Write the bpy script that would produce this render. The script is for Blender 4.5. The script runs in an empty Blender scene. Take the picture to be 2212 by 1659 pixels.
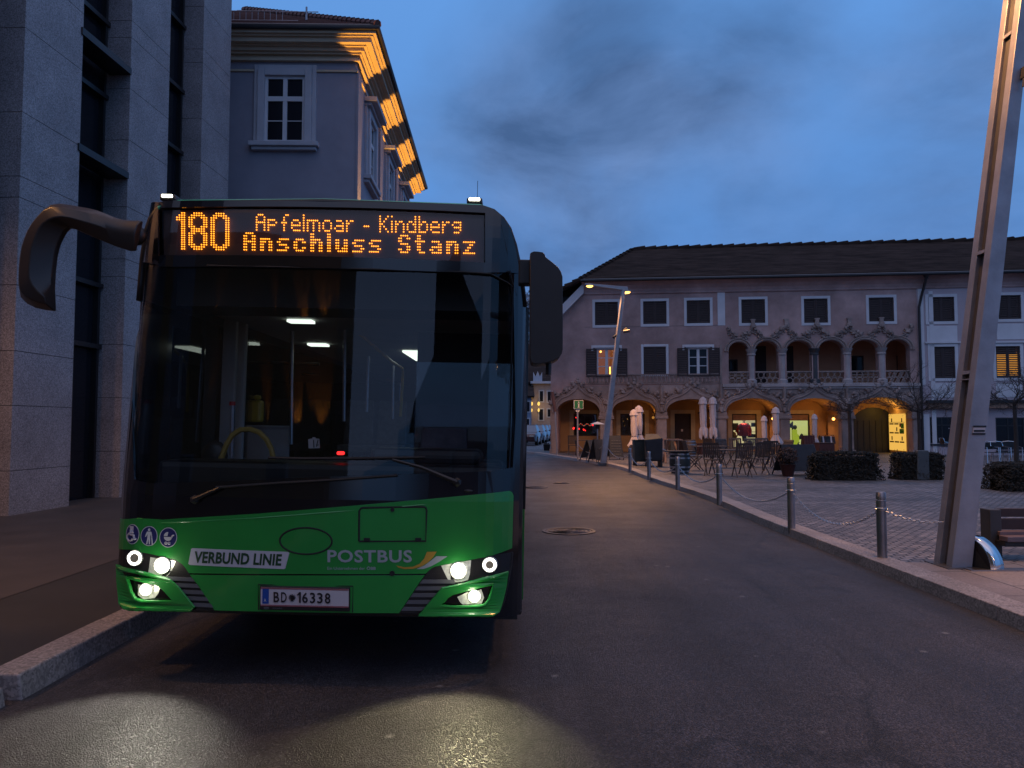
import bpy, bmesh, math, random
from mathutils import Vector, Matrix
from mathutils.geometry import tessellate_polygon
R = math.radians
random.seed(7)
S = bpy.context.scene
COL = S.collection

# ------------------------------------------------------------------ camera
CAM = Vector((0, 0, 1.55)); PITCH = R(3.05); F = 1661.0
cd = bpy.data.cameras.new('camera'); cam = bpy.data.objects.new('camera', cd); COL.objects.link(cam)
cam.location = CAM; cam.rotation_euler = (R(90) + PITCH, 0, 0)
cd.sensor_width = 36; cd.lens = 36 * F / 2212; cd.clip_start = 0.05; cd.clip_end = 2000
S.camera = cam
# ------------------------------------------------------------------ world: dusk sky with broken cloud
S.view_settings.view_transform = 'Standard'; S.view_settings.look = 'None'
S.view_settings.exposure = 0.0; S.view_settings.gamma = 1
S.render.engine = 'CYCLES'
S.cycles.use_denoising = True; S.cycles.max_bounces = 6; S.cycles.transparent_max_bounces = 12
S.cycles.sample_clamp_indirect = 4.0; S.cycles.caustics_reflective = False; S.cycles.caustics_refractive = False
W = bpy.data.worlds.new('World'); S.world = W; W.use_nodes = True
nt = W.node_tree; N = nt.nodes; L = nt.links
bg = N['Background']
sky = N.new('ShaderNodeTexSky'); sky.sky_type = 'NISHITA'; sky.sun_disc = False
sky.sun_elevation = R(-1.5); sky.sun_rotation = R(200); sky.altitude = 400; sky.air_density = 1.2; sky.dust_density = 0.6; sky.ozone_density = 2.0
tc = N.new('ShaderNodeTexCoord'); sep = N.new('ShaderNodeSeparateXYZ'); L.new(tc.outputs['Generated'], sep.inputs[0])
def wmath(op, a, b=None, clamp=False):
    n = N.new('ShaderNodeMath'); n.operation = op; n.use_clamp = clamp
    for i, q in enumerate((a, b)):
        if q is None: continue
        if isinstance(q, (int, float)): n.inputs[i].default_value = q
        else: L.new(q, n.inputs[i])
    return n.outputs[0]
def wramp(fac, pts):
    n = N.new('ShaderNodeValToRGB'); e = n.color_ramp.elements
    while len(e) < len(pts): e.new(0.5)
    for q, (p, c) in zip(e, pts): q.position = p; q.color = (*c, 1)
    L.new(fac, n.inputs[0]); return n.outputs[0]
def wmix(bt, fac, a, b):
    n = N.new('ShaderNodeMix'); n.data_type = 'RGBA'; n.blend_type = bt
    if isinstance(fac, (int, float)): n.inputs[0].default_value = fac
    else: L.new(fac, n.inputs[0])
    for i, q in ((6, a), (7, b)):
        if isinstance(q, tuple): n.inputs[i].default_value = (*q, 1)
        else: L.new(q, n.inputs[i])
    return n.outputs[2]
# the air itself, tinted to the deep blue of the hour
SKY_LOW = (0.100, 0.275, 0.66); SKY_HIGH = (0.124, 0.325, 0.74)
elev = wmath('MULTIPLY', sep.outputs[2], 1.0)
clear = wramp(elev, [(0.0, (0.085, 0.215, 0.49)), (0.22, SKY_LOW), (0.52, SKY_HIGH), (1.0, (0.13, 0.28, 0.6))])
# cloud plane coordinates: direction / (z + .25), so clouds flatten towards the horizon
den = wmath('ADD', wmath('MAXIMUM', sep.outputs[2], 0.0), 0.28)
cx = wmath('DIVIDE', sep.outputs[0], den); cy = wmath('DIVIDE', sep.outputs[1], den)
comb = N.new('ShaderNodeCombineXYZ'); L.new(cx, comb.inputs[0]); L.new(cy, comb.inputs[1])
mp = N.new('ShaderNodeMapping'); mp.inputs['Location'].default_value = (3.1, 1.4, 0); L.new(comb.outputs[0], mp.inputs[0])
def wnoise(scale, det, rough, dist=0.0):
    n = N.new('ShaderNodeTexNoise'); n.inputs['Scale'].default_value = scale; n.inputs['Detail'].default_value = det
    n.inputs['Roughness'].default_value = rough; n.inputs['Distortion'].default_value = dist
    L.new(mp.outputs[0], n.inputs['Vector']); return n.outputs[0]
n1 = wnoise(1.15, 7, 0.55, 0.5); n2 = wnoise(2.6, 6, 0.58, 0.3)
# large cloud banks hang in fixed directions of the sky; noise breaks up their edges
def bank(az, el, rad, wgt):
    n = N.new('ShaderNodeVectorMath'); n.operation = 'DOT_PRODUCT'; L.new(tc.outputs['Generated'], n.inputs[0])
    n.inputs[1].default_value = (math.sin(R(az))*math.cos(R(el)), math.cos(R(az))*math.cos(R(el)), math.sin(R(el)))
    m = N.new('ShaderNodeMapRange'); m.interpolation_type = 'SMOOTHSTEP'; m.inputs[1].default_value = math.cos(R(rad)); m.inputs[2].default_value = math.cos(R(rad*.25)); m.inputs[3].default_value = 0; m.inputs[4].default_value = wgt
    L.new(n.outputs['Value'], m.inputs[0]); return m.outputs[0]
bk = None
for q in ((0, 20, 15, .50), (8, 23, 15, .42), (14, 28, 12, .45), (13, 16, 11, .35), (25, 18, 14, .40), (33, 27, 14, .25), (-16, 33, 9, .25), (-40, 30, 16, .6), (60, 30, 18, .6), (150, 22, 25, .6), (220, 26, 25, .6)):
    bk = bank(*q) if bk is None else wmath('ADD', bk, bank(*q))
dens = wmath('ADD', wmath('MULTIPLY', wmath('SUBTRACT', n1, 0.5), 3.2), wmath('SUBTRACT', bk, 0.12))
dens = wmath('MULTIPLY', wmath('MAXIMUM', dens, 0.0), 0.92, True)
cl = wmix('MIX', wramp(n2, [(0.35, (0, 0, 0)), (0.68, (1, 1, 1))]), (0.055, 0.122, 0.28), (0.14, 0.26, 0.54))
skycol = wmix('MIX', dens, clear, cl)
# paler sky overhead, above the view, brightened to fill the ground and facades
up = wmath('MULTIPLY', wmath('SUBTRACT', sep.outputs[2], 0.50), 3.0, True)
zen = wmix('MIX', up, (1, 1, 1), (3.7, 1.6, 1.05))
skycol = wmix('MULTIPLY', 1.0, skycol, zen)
# physical sky contributes the twilight band near the set sun
nis = wmix('MULTIPLY', 1.0, sky.outputs[0], (0.06, 0.06, 0.06))
skycol = wmix('ADD', 1.0, skycol, nis)
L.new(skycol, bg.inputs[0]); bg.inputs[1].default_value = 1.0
W.cycles.sampling_method = 'AUTOMATIC' if hasattr(W, 'cycles') else None
# ------------------------------------------------------------------ last skylight from behind the camera (very soft)
sd = bpy.data.lights.new('sun', 'SUN'); sd.energy = 0.17; sd.angle = R(70); sd.color = (1.0, 0.80, 0.76)
sun = bpy.data.objects.new('sun', sd); COL.objects.link(sun); sun.rotation_euler = (R(52), 0, R(-22))

# ------------------------------------------------------------------ pixel -> place helpers (pixels of a 2212 x 1659 frame)
def ray(u, v):
    dx = (u - 1106) / F; dz = (829.5 - v) / F
    return Vector((dx, math.cos(PITCH) - dz * math.sin(PITCH), math.sin(PITCH) + dz * math.cos(PITCH)))
def PY(u, v, Y): d = ray(u, v); return CAM + d * (Y / d.y)
def PG(u, v, z=0.0): d = ray(u, v); return CAM + d * ((z - CAM.z) / d.z)
def ZV(v, Y, u=1106): return PY(u, v, Y).z
# ------------------------------------------------------------------ mesh builder
class MB:
    def __init__(s): s.v = []; s.f = []
    def add(s, vs, fs):
        o = len(s.v); s.v += [tuple(p) for p in vs]; s.f += [tuple(i + o for i in q) for q in fs]; return s
    def box(s, x0, x1, y0, y1, z0, z1):
        return s.add([(x0,y0,z0),(x1,y0,z0),(x1,y1,z0),(x0,y1,z0),(x0,y0,z1),(x1,y0,z1),(x1,y1,z1),(x0,y1,z1)],
                     [(0,3,2,1),(4,5,6,7),(0,1,5,4),(1,2,6,5),(2,3,7,6),(3,0,4,7)])
    def hexa(s, b, t):   # four bottom points, four top points (counter-clockwise seen from above)
        return s.add(list(b) + list(t), [(0,3,2,1),(4,5,6,7),(0,1,5,4),(1,2,6,5),(2,3,7,6),(3,0,4,7)])
    def ring(s, c, ax, r, n, ph=0.0):
        ax = Vector(ax).normalized(); a = ax.orthogonal().normalized(); b = ax.cross(a)
        return [Vector(c) + a * (r * math.cos(ph + 2*math.pi*i/n)) + b * (r * math.sin(ph + 2*math.pi*i/n)) for i in range(n)]
    def cyl(s, p0, p1, r0, r1=None, n=10, caps=True):
        r1 = r0 if r1 is None else r1; p0 = Vector(p0); p1 = Vector(p1); ax = p1 - p0
        vs = s.ring(p0, ax, r0, n) + s.ring(p1, ax, r1, n)
        fs = [(i, (i+1) % n, n + (i+1) % n, n + i) for i in range(n)]
        if caps: fs += [tuple(range(n-1, -1, -1)), tuple(range(n, 2*n))]
        return s.add(vs, fs)
    def tube(s, pts, r, n=8, closed=False):
        pts = [Vector(p) for p in pts]; m = len(pts); rs = r if isinstance(r, (list, tuple)) else [r] * m
        t0 = (pts[1] - pts[0]).normalized(); a = t0.orthogonal().normalized(); vs = []
        for i, p in enumerate(pts):
            if closed: t = pts[(i+1) % m] - pts[i-1]
            else: t = pts[min(i+1, m-1)] - pts[max(i-1, 0)]
            t.normalize(); a = (a - t * a.dot(t))
            a = a.normalized() if a.length > 1e-6 else t.orthogonal().normalized()
            b = t.cross(a)
            vs += [p + a * (rs[i] * math.cos(2*math.pi*k/n)) + b * (rs[i] * math.sin(2*math.pi*k/n)) for k in range(n)]
        fs = []
        for i in range(m if closed else m - 1):
            j = (i + 1) % m
            fs += [(i*n + k, i*n + (k+1) % n, j*n + (k+1) % n, j*n + k) for k in range(n)]
        if not closed: fs += [tuple(range(n-1, -1, -1)), tuple(range((m-1)*n, m*n))]
        return s.add(vs, fs)
    def lathe(s, prof, c=(0, 0, 0), n=16, ruff=None):
        c = Vector(c); vs = []; m = len(prof)
        for (r, z) in prof:
            for k in range(n):
                th = 2*math.pi*k/n; rr = r * (ruff(th, z) if ruff else 1)
                vs.append(c + Vector((rr*math.cos(th), rr*math.sin(th), z)))
        fs = [(i*n + k, i*n + (k+1) % n, (i+1)*n + (k+1) % n, (i+1)*n + k) for i in range(m-1) for k in range(n)]
        fs += [tuple(range(n-1, -1, -1)), tuple(range((m-1)*n, m*n))]
        return s.add(vs, fs)
    def prism(s, loops, y0, y1, fn=None):
        """loops in (x,z): outer then holes; extruded y0 -> y1"""
        fn = fn or (lambda x, y, z: (x, y, z))
        tri = tessellate_polygon([[Vector((x, z, 0)) for x, z in lp] for lp in loops])
        flat = [q for lp in loops for q in lp]; k = len(flat)
        vs = [fn(x, y0, z) for x, z in flat] + [fn(x, y1, z) for x, z in flat]
        fs = [tuple(t) for t in tri] + [tuple(i + k for i in reversed(t)) for t in tri]
        o = 0
        for lp in loops:
            n = len(lp)
            fs += [(o+i, o+(i+1) % n, k+o+(i+1) % n, k+o+i) for i in range(n)]; o += n
        return s.add(vs, fs)
    def blob(s, c, r, sub=1, jit=0.25, sq=(1, 1, 1)):
        bm = bmesh.new(); bmesh.ops.create_icosphere(bm, subdivisions=sub, radius=1)
        vs = [Vector(c) + Vector((p.co.x*r*sq[0], p.co.y*r*sq[1], p.co.z*r*sq[2])) * (1 + random.uniform(-jit, jit)) for p in bm.verts]
        fs = [tuple(q.index for q in f.verts) for f in bm.faces]; bm.free(); return s.add(vs, fs)
    def build(s, name, mat, parent=None, smooth=False, bevel=0, loc=None, solid=0, subsurf=0, weld=False):
        me = bpy.data.meshes.new(name); me.from_pydata(s.v, [], s.f); me.update()
        bm = bmesh.new(); bm.from_mesh(me)
        if weld: bmesh.ops.remove_doubles(bm, verts=bm.verts, dist=weld if isinstance(weld, float) else 0.0005)
        bmesh.ops.recalc_face_normals(bm, faces=bm.faces); bm.to_mesh(me); bm.free()
        o = bpy.data.objects.new(name, me); COL.objects.link(o)
        if isinstance(mat, (list, tuple)):
            for q in mat: me.materials.append(q)
        else: me.materials.append(mat)
        if parent: o.parent = parent
        if loc: o.location = loc
        if bevel:
            m = o.modifiers.new('bevel', 'BEVEL'); m.width = bevel; m.segments = 2; m.limit_method = 'ANGLE'; m.angle_limit = R(40)
        if solid:
            m = o.modifiers.new('solid', 'SOLIDIFY'); m.thickness = solid; m.offset = 0
        if subsurf:
            m = o.modifiers.new('sub', 'SUBSURF'); m.levels = subsurf; m.render_levels = subsurf
        if smooth:
            for p in me.polygons: p.use_smooth = True
            if not subsurf:
                try: me.set_sharp_from_angle(angle=R(38))
                except Exception: pass
        return o
def tag(o, label, cat, group=None):
    o['label'] = label; o['category'] = cat
    if group: o['group'] = group
    return o
def thing(name, label, cat, loc=(0, 0, 0), rz=0.0, group=None):
    o = bpy.data.objects.new(name, None); COL.objects.link(o); o.empty_display_size = 0.2
    o.location = loc; o.rotation_euler = (0, 0, rz); return tag(o, label, cat, group)
def structure(o): o['kind'] = 'structure'; return o
def copy_tree(o, parent=None):
    c = o.copy(); COL.objects.link(c)
    if parent: c.parent = parent
    for ch in list(o.children): copy_tree(ch, c)
    return c
def dup(o, loc, rz, label):
    c = copy_tree(o); c.location = loc; c.rotation_euler = (0, 0, rz); c['label'] = label; return c
# ------------------------------------------------------------------ materials
def M(name, col, rough=0.6, metal=0.0, var=0.18, ns=3.0, bump=0.0, bs=60.0, spec=0.5, coat=0.0, stain=0.0, emis=None, es=0.0, coords='Object', stretch=(1, 1, 1)):
    m = bpy.data.materials.new(name); m.use_nodes = True; t = m.node_tree; b = t.nodes['Principled BSDF']
    b.inputs['Roughness'].default_value = rough; b.inputs['Metallic'].default_value = metal
    b.inputs['Specular IOR Level'].default_value = spec; b.inputs['Coat Weight'].default_value = coat; b.inputs['Coat Roughness'].default_value = 0.08
    b.inputs['Base Color'].default_value = (*col, 1)
    if emis: b.inputs['Emission Color'].default_value = (*emis, 1); b.inputs['Emission Strength'].default_value = es
    tcx = t.nodes.new('ShaderNodeTexCoord'); mpx = t.nodes.new('ShaderNodeMapping'); mpx.inputs['Scale'].default_value = stretch
    t.links.new(tcx.outputs[coords], mpx.inputs[0])
    def noise(sc, det=5, rg=0.6):
        n = t.nodes.new('ShaderNodeTexNoise'); n.inputs['Scale'].default_value = sc; n.inputs['Detail'].default_value = det
        n.inputs['Roughness'].default_value = rg; t.links.new(mpx.outputs[0], n.inputs['Vector']); return n.outputs[0]
    if var:
        r = t.nodes.new('ShaderNodeValToRGB'); e = r.color_ramp.elements
        e[0].position = 0.3; e[1].position = 0.7
        e[0].color = (*[c * (1 - var) for c in col], 1); e[1].color = (*[min(1, c * (1 + var)) for c in col], 1)
        t.links.new(noise(ns), r.inputs[0]); out = r.outputs[0]
        if stain:
            r2 = t.nodes.new('ShaderNodeValToRGB'); e = r2.color_ramp.elements; e[0].position = 0.38; e[1].position = 0.62
            e[0].color = (1 - stain,) * 3 + (1,); e[1].color = (1, 1, 1, 1)
            t.links.new(noise(ns * 0.31, 7, 0.68), r2.inputs[0])
            mx = t.nodes.new('ShaderNodeMix'); mx.data_type = 'RGBA'; mx.blend_type = 'MULTIPLY'; mx.inputs[0].default_value = 1
            t.links.new(out, mx.inputs[6]); t.links.new(r2.outputs[0], mx.inputs[7]); out = mx.outputs[2]
        t.links.new(out, b.inputs['Base Color'])
    if bump:
        bp = t.nodes.new('ShaderNodeBump'); bp.inputs['Strength'].default_value = bump; bp.inputs['Distance'].default_value = 0.02
        t.links.new(noise(bs, 4), bp.inputs['Height']); t.links.new(bp.outputs[0], b.inputs['Normal'])
    return m
def E(name, col, st):
    m = bpy.data.materials.new(name); m.use_nodes = True; t = m.node_tree; t.nodes.remove(t.nodes['Principled BSDF'])
    e = t.nodes.new('ShaderNodeEmission'); e.inputs[0].default_value = (*col, 1); e.inputs[1].default_value = st
    t.links.new(e.outputs[0], t.nodes['Material Output'].inputs[0]); return m
def GL(name, tint, ior=1.5, rough=0.015):
    m = bpy.data.materials.new(name); m.use_nodes = True; t = m.node_tree; t.nodes.remove(t.nodes['Principled BSDF'])
    tr = t.nodes.new('ShaderNodeBsdfTransparent'); tr.inputs[0].default_value = (*tint, 1)
    gl = t.nodes.new('ShaderNodeBsdfGlossy'); gl.inputs['Roughness'].default_value = rough; gl.inputs[0].default_value = (0.9, 0.9, 0.9, 1)
    fr = t.nodes.new('ShaderNodeFresnel'); fr.inputs[0].default_value = ior
    mx = t.nodes.new('ShaderNodeMixShader'); t.links.new(fr.outputs[0], mx.inputs[0]); t.links.new(tr.outputs[0], mx.inputs[1]); t.links.new(gl.outputs[0], mx.inputs[2])
    t.links.new(mx.outputs[0], t.nodes['Material Output'].inputs[0]); return m
def ground_mat(name, kind):
    m = bpy.data.materials.new(name); m.use_nodes = True; t = m.node_tree; b = t.nodes['Principled BSDF']; lk = t.links.new
    tcx = t.nodes.new('ShaderNodeTexCoord'); P = tcx.outputs['Object']
    def noise(sc, det=5, rg=0.6, vec=None):
        n = t.nodes.new('ShaderNodeTexNoise'); n.inputs['Scale'].default_value = sc; n.inputs['Detail'].default_value = det
        n.inputs['Roughness'].default_value = rg; lk(vec or P, n.inputs['Vector']); return n.outputs[0]
    def ramp(f, pts):
        r = t.nodes.new('ShaderNodeValToRGB'); e = r.color_ramp.elements
        while len(e) < len(pts): e.new(0.5)
        for q, (p, c) in zip(e, pts): q.position = p; q.color = (*(c if isinstance(c, tuple) else (c, c, c)), 1)
        lk(f, r.inputs[0]); return r.outputs[0]
    def mix(bt, f, a, c):
        n = t.nodes.new('ShaderNodeMix'); n.data_type = 'RGBA'; n.blend_type = bt
        if isinstance(f, (int, float)): n.inputs[0].default_value = f
        else: lk(f, n.inputs[0])
        for i, q in ((6, a), (7, c)):
            if isinstance(q, tuple): n.inputs[i].default_value = (*q, 1)
            else: lk(q, n.inputs[i])
        return n.outputs[2]
    def vor(sc, feat='F1', vec=None):
        n = t.nodes.new('ShaderNodeTexVoronoi'); n.feature = feat; n.inputs['Scale'].default_value = sc; lk(vec or P, n.inputs['Vector']); return n
    def bump(h, st, dist, nrm=None):
        n = t.nodes.new('ShaderNodeBump'); n.inputs['Strength'].default_value = st; n.inputs['Distance'].default_value = dist
        lk(h, n.inputs['Height'])
        if nrm: lk(nrm, n.inputs['Normal'])
        return n.outputs[0]
    if kind == 'asphalt':
        base = ramp(noise(0.55, 7, 0.7), [(0.3, (0.021, 0.020, 0.024)), (0.7, (0.046, 0.041, 0.046))])
        g = vor(120); grain = ramp(g.outputs['Color'], [(0.15, 0.35), (0.6, 1.0), (0.95, 2.6)])
        c = mix('MULTIPLY', 1, base, grain)
        spots = ramp(vor(3.2).outputs['Distance'], [(0.05, 1.0), (0.10, 0.0)])
        keep = ramp(noise(1.3, 3), [(0.50, 0), (0.56, 0.9)])
        c = mix('MIX', mix('MULTIPLY', 1, spots, keep), c, (0.17, 0.165, 0.16))
        mpv = t.nodes.new('ShaderNodeMapping'); mpv.inputs['Scale'].default_value = (1, 0.35, 1); lk(P, mpv.inputs[0])
        crack = ramp(vor(0.42, 'DISTANCE_TO_EDGE', mix('ADD', 0.5, mpv.outputs[0], noise(1.6, 6, 0.7))).outputs['Distance'], [(0.0, 1), (0.011, 0)])
        c = mix('MIX', mix('MULTIPLY', 1, crack, ramp(noise(0.3, 2), [(0.42, 0), (0.5, 0.95)])), c, (0.008, 0.008, 0.009))
        mpt = t.nodes.new('ShaderNodeMapping'); mpt.inputs['Scale'].default_value = (1.6, 0.09, 1); lk(P, mpt.inputs[0])
        c = mix('MULTIPLY', 1, c, ramp(noise(1.0, 4, 0.6, mpt.outputs[0]), [(0.30, 0.45), (0.5, 1.0), (0.72, 1.55)]))
        oil = ramp(noise(1.7, 3, 0.5), [(0.62, 0), (0.70, 0.6)]); c = mix('MIX', oil, c, (0.014, 0.013, 0.014))
        lk(c, b.inputs['Base Color'])
        lk(ramp(noise(0.8, 5), [(0.35, 0.40), (0.7, 0.58)]), b.inputs['Roughness'])
        n = bump(ramp(g.outputs['Distance'], [(0.0, 1), (0.7, 0)]), 1.0, 0.006); n = bump(noise(3.0, 4), 0.25, 0.03, n); lk(n, b.inputs['Normal'])
        b.inputs['Specular IOR Level'].default_value = 0.38
    elif kind == 'cobble':
        mpv = t.nodes.new('ShaderNodeMapping'); mpv.inputs['Rotation'].default_value = (0, 0, 0.12); lk(P, mpv.inputs[0])
        w = mix('ADD', 0.10, mpv.outputs[0], noise(1.7, 3))
        br = t.nodes.new('ShaderNodeTexBrick'); br.inputs['Scale'].default_value = 1.0; br.inputs['Mortar Size'].default_value = 0.013; br.inputs['Mortar Smooth'].default_value = 0.6
        br.inputs['Brick Width'].default_value = 0.13; br.inputs['Row Height'].default_value = 0.105; br.inputs['Bias'].default_value = 0.0; lk(w, br.inputs['Vector'])
        br.inputs['Color1'].default_value = (0.13, 0.12, 0.125, 1); br.inputs['Color2'].default_value = (0.29, 0.265, 0.27, 1); br.inputs['Mortar'].default_value = (0.04, 0.037, 0.038, 1)
        mpt = t.nodes.new('ShaderNodeMapping'); mpt.inputs['Scale'].default_value = (0.35, 1.3, 1); lk(P, mpt.inputs[0])
        big = ramp(noise(0.55, 7, 0.7, mpt.outputs[0]), [(0.36, 0.42), (0.60, 1.05)])
        c = mix('MULTIPLY', 1, br.outputs['Color'], big); c = mix('MULTIPLY', 1, c, ramp(noise(14, 3), [(0.3, 0.7), (0.7, 1.25)]))
        lk(c, b.inputs['Base Color']); b.inputs['Roughness'].default_value = 0.5
        n = bump(ramp(br.outputs['Fac'], [(0.0, 1), (1.0, 0)]), 1.0, 0.02); n = bump(noise(1.1, 3), 0.5, 0.05, n); n = bump(noise(9, 2), 0.5, 0.02, n); lk(n, b.inputs['Normal'])
    elif kind == 'slabs':
        br = t.nodes.new('ShaderNodeTexBrick'); br.inputs['Scale'].default_value = 1.0; br.inputs['Mortar Size'].default_value = 0.008
        br.inputs['Brick Width'].default_value = 1.1; br.inputs['Row Height'].default_value = 0.75; br.offset = 0.37
        mpv = t.nodes.new('ShaderNodeMapping'); mpv.inputs['Rotation'].default_value = (0, 0, R(90)); lk(P, mpv.inputs[0]); lk(mpv.outputs[0], br.inputs['Vector'])
        br.inputs['Color1'].default_value = (0.23, 0.19, 0.18, 1); br.inputs['Color2'].default_value = (0.27, 0.23, 0.215, 1); br.inputs['Mortar'].default_value = (0.03, 0.028, 0.028, 1)
        c = mix('MULTIPLY', 1, br.outputs['Color'], ramp(noise(40, 3), [(0.3, 0.75), (0.7, 1.2)])); c = mix('MULTIPLY', 1, c, ramp(noise(1.1, 6), [(0.3, 0.7), (0.7, 1.1)]))
        lk(c, b.inputs['Base Color']); b.inputs['Roughness'].default_value = 0.62
        lk(bump(mix('ADD', 0.3, ramp(br.outputs['Fac'], [(0, 1), (1, 0)]), noise(70, 3)), 0.6, 0.01), b.inputs['Normal'])
    return m
def granite(name, col, gs=140):
    m = M(name, col, 0.55, var=0, spec=0.4); t = m.node_tree; b = t.nodes['Principled BSDF']; lk = t.links.new
    tcx = t.nodes.new('ShaderNodeTexCoord'); v = t.nodes.new('ShaderNodeTexVoronoi'); v.inputs['Scale'].default_value = gs * 0.5; lk(tcx.outputs['Object'], v.inputs['Vector'])
    r = t.nodes.new('ShaderNodeValToRGB'); e = r.color_ramp.elements; e[0].position = 0.1; e[1].position = 0.9
    e[0].color = (*[c * 0.55 for c in col], 1); e[1].color = (*[c * 1.35 for c in col], 1); lk(v.outputs['Color'], r.inputs[0])
    n = t.nodes.new('ShaderNodeTexNoise'); n.inputs['Scale'].default_value = 1.3; n.inputs['Detail'].default_value = 7; lk(tcx.outputs['Object'], n.inputs['Vector'])
    r2 = t.nodes.new('ShaderNodeValToRGB'); e = r2.color_ramp.elements; e[0].position = 0.3; e[1].position = 0.7; e[0].color = (0.78,) * 3 + (1,); e[1].color = (1.1, 1.1, 1.1, 1); lk(n.outputs[0], r2.inputs[0])
    mx = t.nodes.new('ShaderNodeMix'); mx.data_type = 'RGBA'; mx.blend_type = 'MULTIPLY'; mx.inputs[0].default_value = 1
    lk(r.outputs[0], mx.inputs[6]); lk(r2.outputs[0], mx.inputs[7]); lk(mx.outputs[2], b.inputs['Base Color']); return m

m_asph = ground_mat('asphalt', 'asphalt'); m_cob = ground_mat('cobbles', 'cobble'); m_slab = ground_mat('stone_slabs', 'slabs')
m_walk = M('pavement_asphalt', (0.026, 0.023, 0.022), 0.75, var=0.25, ns=1.2, bump=0.4, bs=150)
m_walk2 = M('pavement_stone', (0.058, 0.047, 0.042), 0.65, var=0.2, ns=1.6, bump=0.3, bs=90)
m_kerb = granite('kerb_granite', (0.30, 0.26, 0.245))
m_gran = granite('facade_granite', (0.315, 0.29, 0.30)); m_dark = M('dark_joint', (0.02, 0.02, 0.022), 0.8, var=0.2)
m_dglass = M('dark_glazing', (0.012, 0.013, 0.018), 0.12, var=0, spec=0.22)
m_dframe = M('dark_metal', (0.03, 0.028, 0.03), 0.4, metal=0.4, var=0.15)
m_plas = M('grey_plaster', (0.29, 0.285, 0.34), 0.85, var=0.08, ns=1.4, bump=0.15, bs=70, stain=0.12)
m_trim = M('grey_trim', (0.42, 0.42, 0.46), 0.8, var=0.08, ns=2)
m_corn = M('ochre_cornice', (0.52, 0.42, 0.30), 0.8, var=0.1, ns=1.5)
m_tile = M('red_roof_tile', (0.13, 0.055, 0.045), 0.8, var=0.3, ns=4, bump=0.4, bs=20)
m_pink = M('pink_grey_plaster', (0.50, 0.34, 0.315), 0.9, spec=0.15, var=0.16, ns=0.9, bump=0.2, bs=40, stain=0.42)
m_stone = M('weathered_stone', (0.34, 0.265, 0.24), 0.9, spec=0.15, var=0.22, ns=1.6, bump=0.5, bs=25, stain=0.35)
m_white = M('white_render', (0.60, 0.60, 0.63), 0.8, var=0.06, ns=1.5, stain=0.1)
m_hwhite = M('house_white_plaster', (0.44, 0.37, 0.40), 0.85, var=0.08, ns=0.8, stain=0.12)
m_shut = M('brown_shutter', (0.035, 0.022, 0.022), 0.7, var=0.2, ns=5)
m_roof = M('old_brown_roof', (0.038, 0.026, 0.022), 0.95, spec=0.08, var=0.5, ns=2.5, stain=0.35, bump=0.5, bs=15, stretch=(0.4, 1, 3))
m_ochre = M('ochre_wall', (0.42, 0.25, 0.12), 0.85, var=0.12, ns=1.2, stain=0.15)
m_cream = M('cream_surround', (0.5, 0.4, 0.26), 0.8, var=0.1)
m_steel = M('brushed_steel', (0.42, 0.42, 0.44), 0.32, metal=1, var=0.1, ns=20)
m_galv = M('galvanised_steel', (0.36, 0.345, 0.37), 0.5, metal=0.6, var=0.18, ns=3, bump=0.1, bs=40, stain=0.15)
m_polish = M('polished_steel', (0.7, 0.7, 0.72), 0.1, metal=1, var=0)
m_wood = M('weathered_wood', (0.062, 0.048, 0.045), 0.7, var=0.3, ns=6, stretch=(1, 1, 6))
m_wood2 = M('pale_wood', (0.26, 0.15, 0.10), 0.6, var=0.2, ns=5)
m_dgreen = M('dark_green_cover', (0.018, 0.028, 0.03), 0.6, var=0.3, ns=3, bump=0.3, bs=8)
m_canvas = M('canvas', (0.55, 0.47, 0.47), 0.9, var=0.12, ns=4, bump=0.2, bs=30)
m_black = M('black_paint', (0.012, 0.012, 0.014), 0.5, var=0.2)
m_board = M('chalkboard', (0.014, 0.016, 0.022), 0.7, var=0.3, ns=6)
m_hedge = M('hedge_leaves', (0.011, 0.011, 0.008), 0.8, var=0.5, ns=9)
m_bark = M('dark_bark', (0.035, 0.028, 0.026), 0.9, var=0.3, ns=10)
# bus
m_green = M('green_paint', (0.014, 0.265, 0.036), 0.36, var=0.10, ns=2, stain=0.10, coat=0.6, bump=0.02, bs=300)
m_teal = M('roof_green', (0.015, 0.17, 0.08), 0.35, var=0.05, coat=0.5)
m_gloss = M('black_gloss', (0.006, 0.005, 0.006), 0.12, var=0, coat=0.3)
m_plastic = M('black_plastic', (0.016, 0.014, 0.014), 0.42, var=0.15, ns=8)
m_mirror_h = M('mirror_housing', (0.030, 0.020, 0.016), 0.36, var=0.1)
m_wind = GL('windscreen_glass', (0.9, 0.93, 0.92)); m_side = GL('side_glass', (0.8, 0.83, 0.85)); m_lens = GL('clear_lens', (0.95, 0.95, 0.92), 1.3)
m_int = M('bus_interior_grey', (0.34, 0.33, 0.33), 0.6, var=0.15); m_intd = M('bus_interior_dark', (0.03, 0.028, 0.028), 0.6, var=0.15)
m_seat = M('seat_fabric', (0.10, 0.10, 0.13), 0.9, var=0.3, ns=12)
m_yel = M('yellow_rail', (0.62, 0.42, 0.03), 0.4, var=0.05)
m_led = E('led_amber', (1.0, 0.30, 0.02), 3.8)
m_panel = M('led_panel', (0.07, 0.034, 0.024), 0.5, var=0.1)
m_lamp = E('headlamp_white', (1.0, 0.97, 0.80), 9.0); m_ringl = E('ring_white', (1.0, 0.97, 0.88), 7.0)
m_refl = M('lamp_reflector', (0.72, 0.72, 0.66), 0.3, metal=0.35, var=0.25, ns=40)
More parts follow.
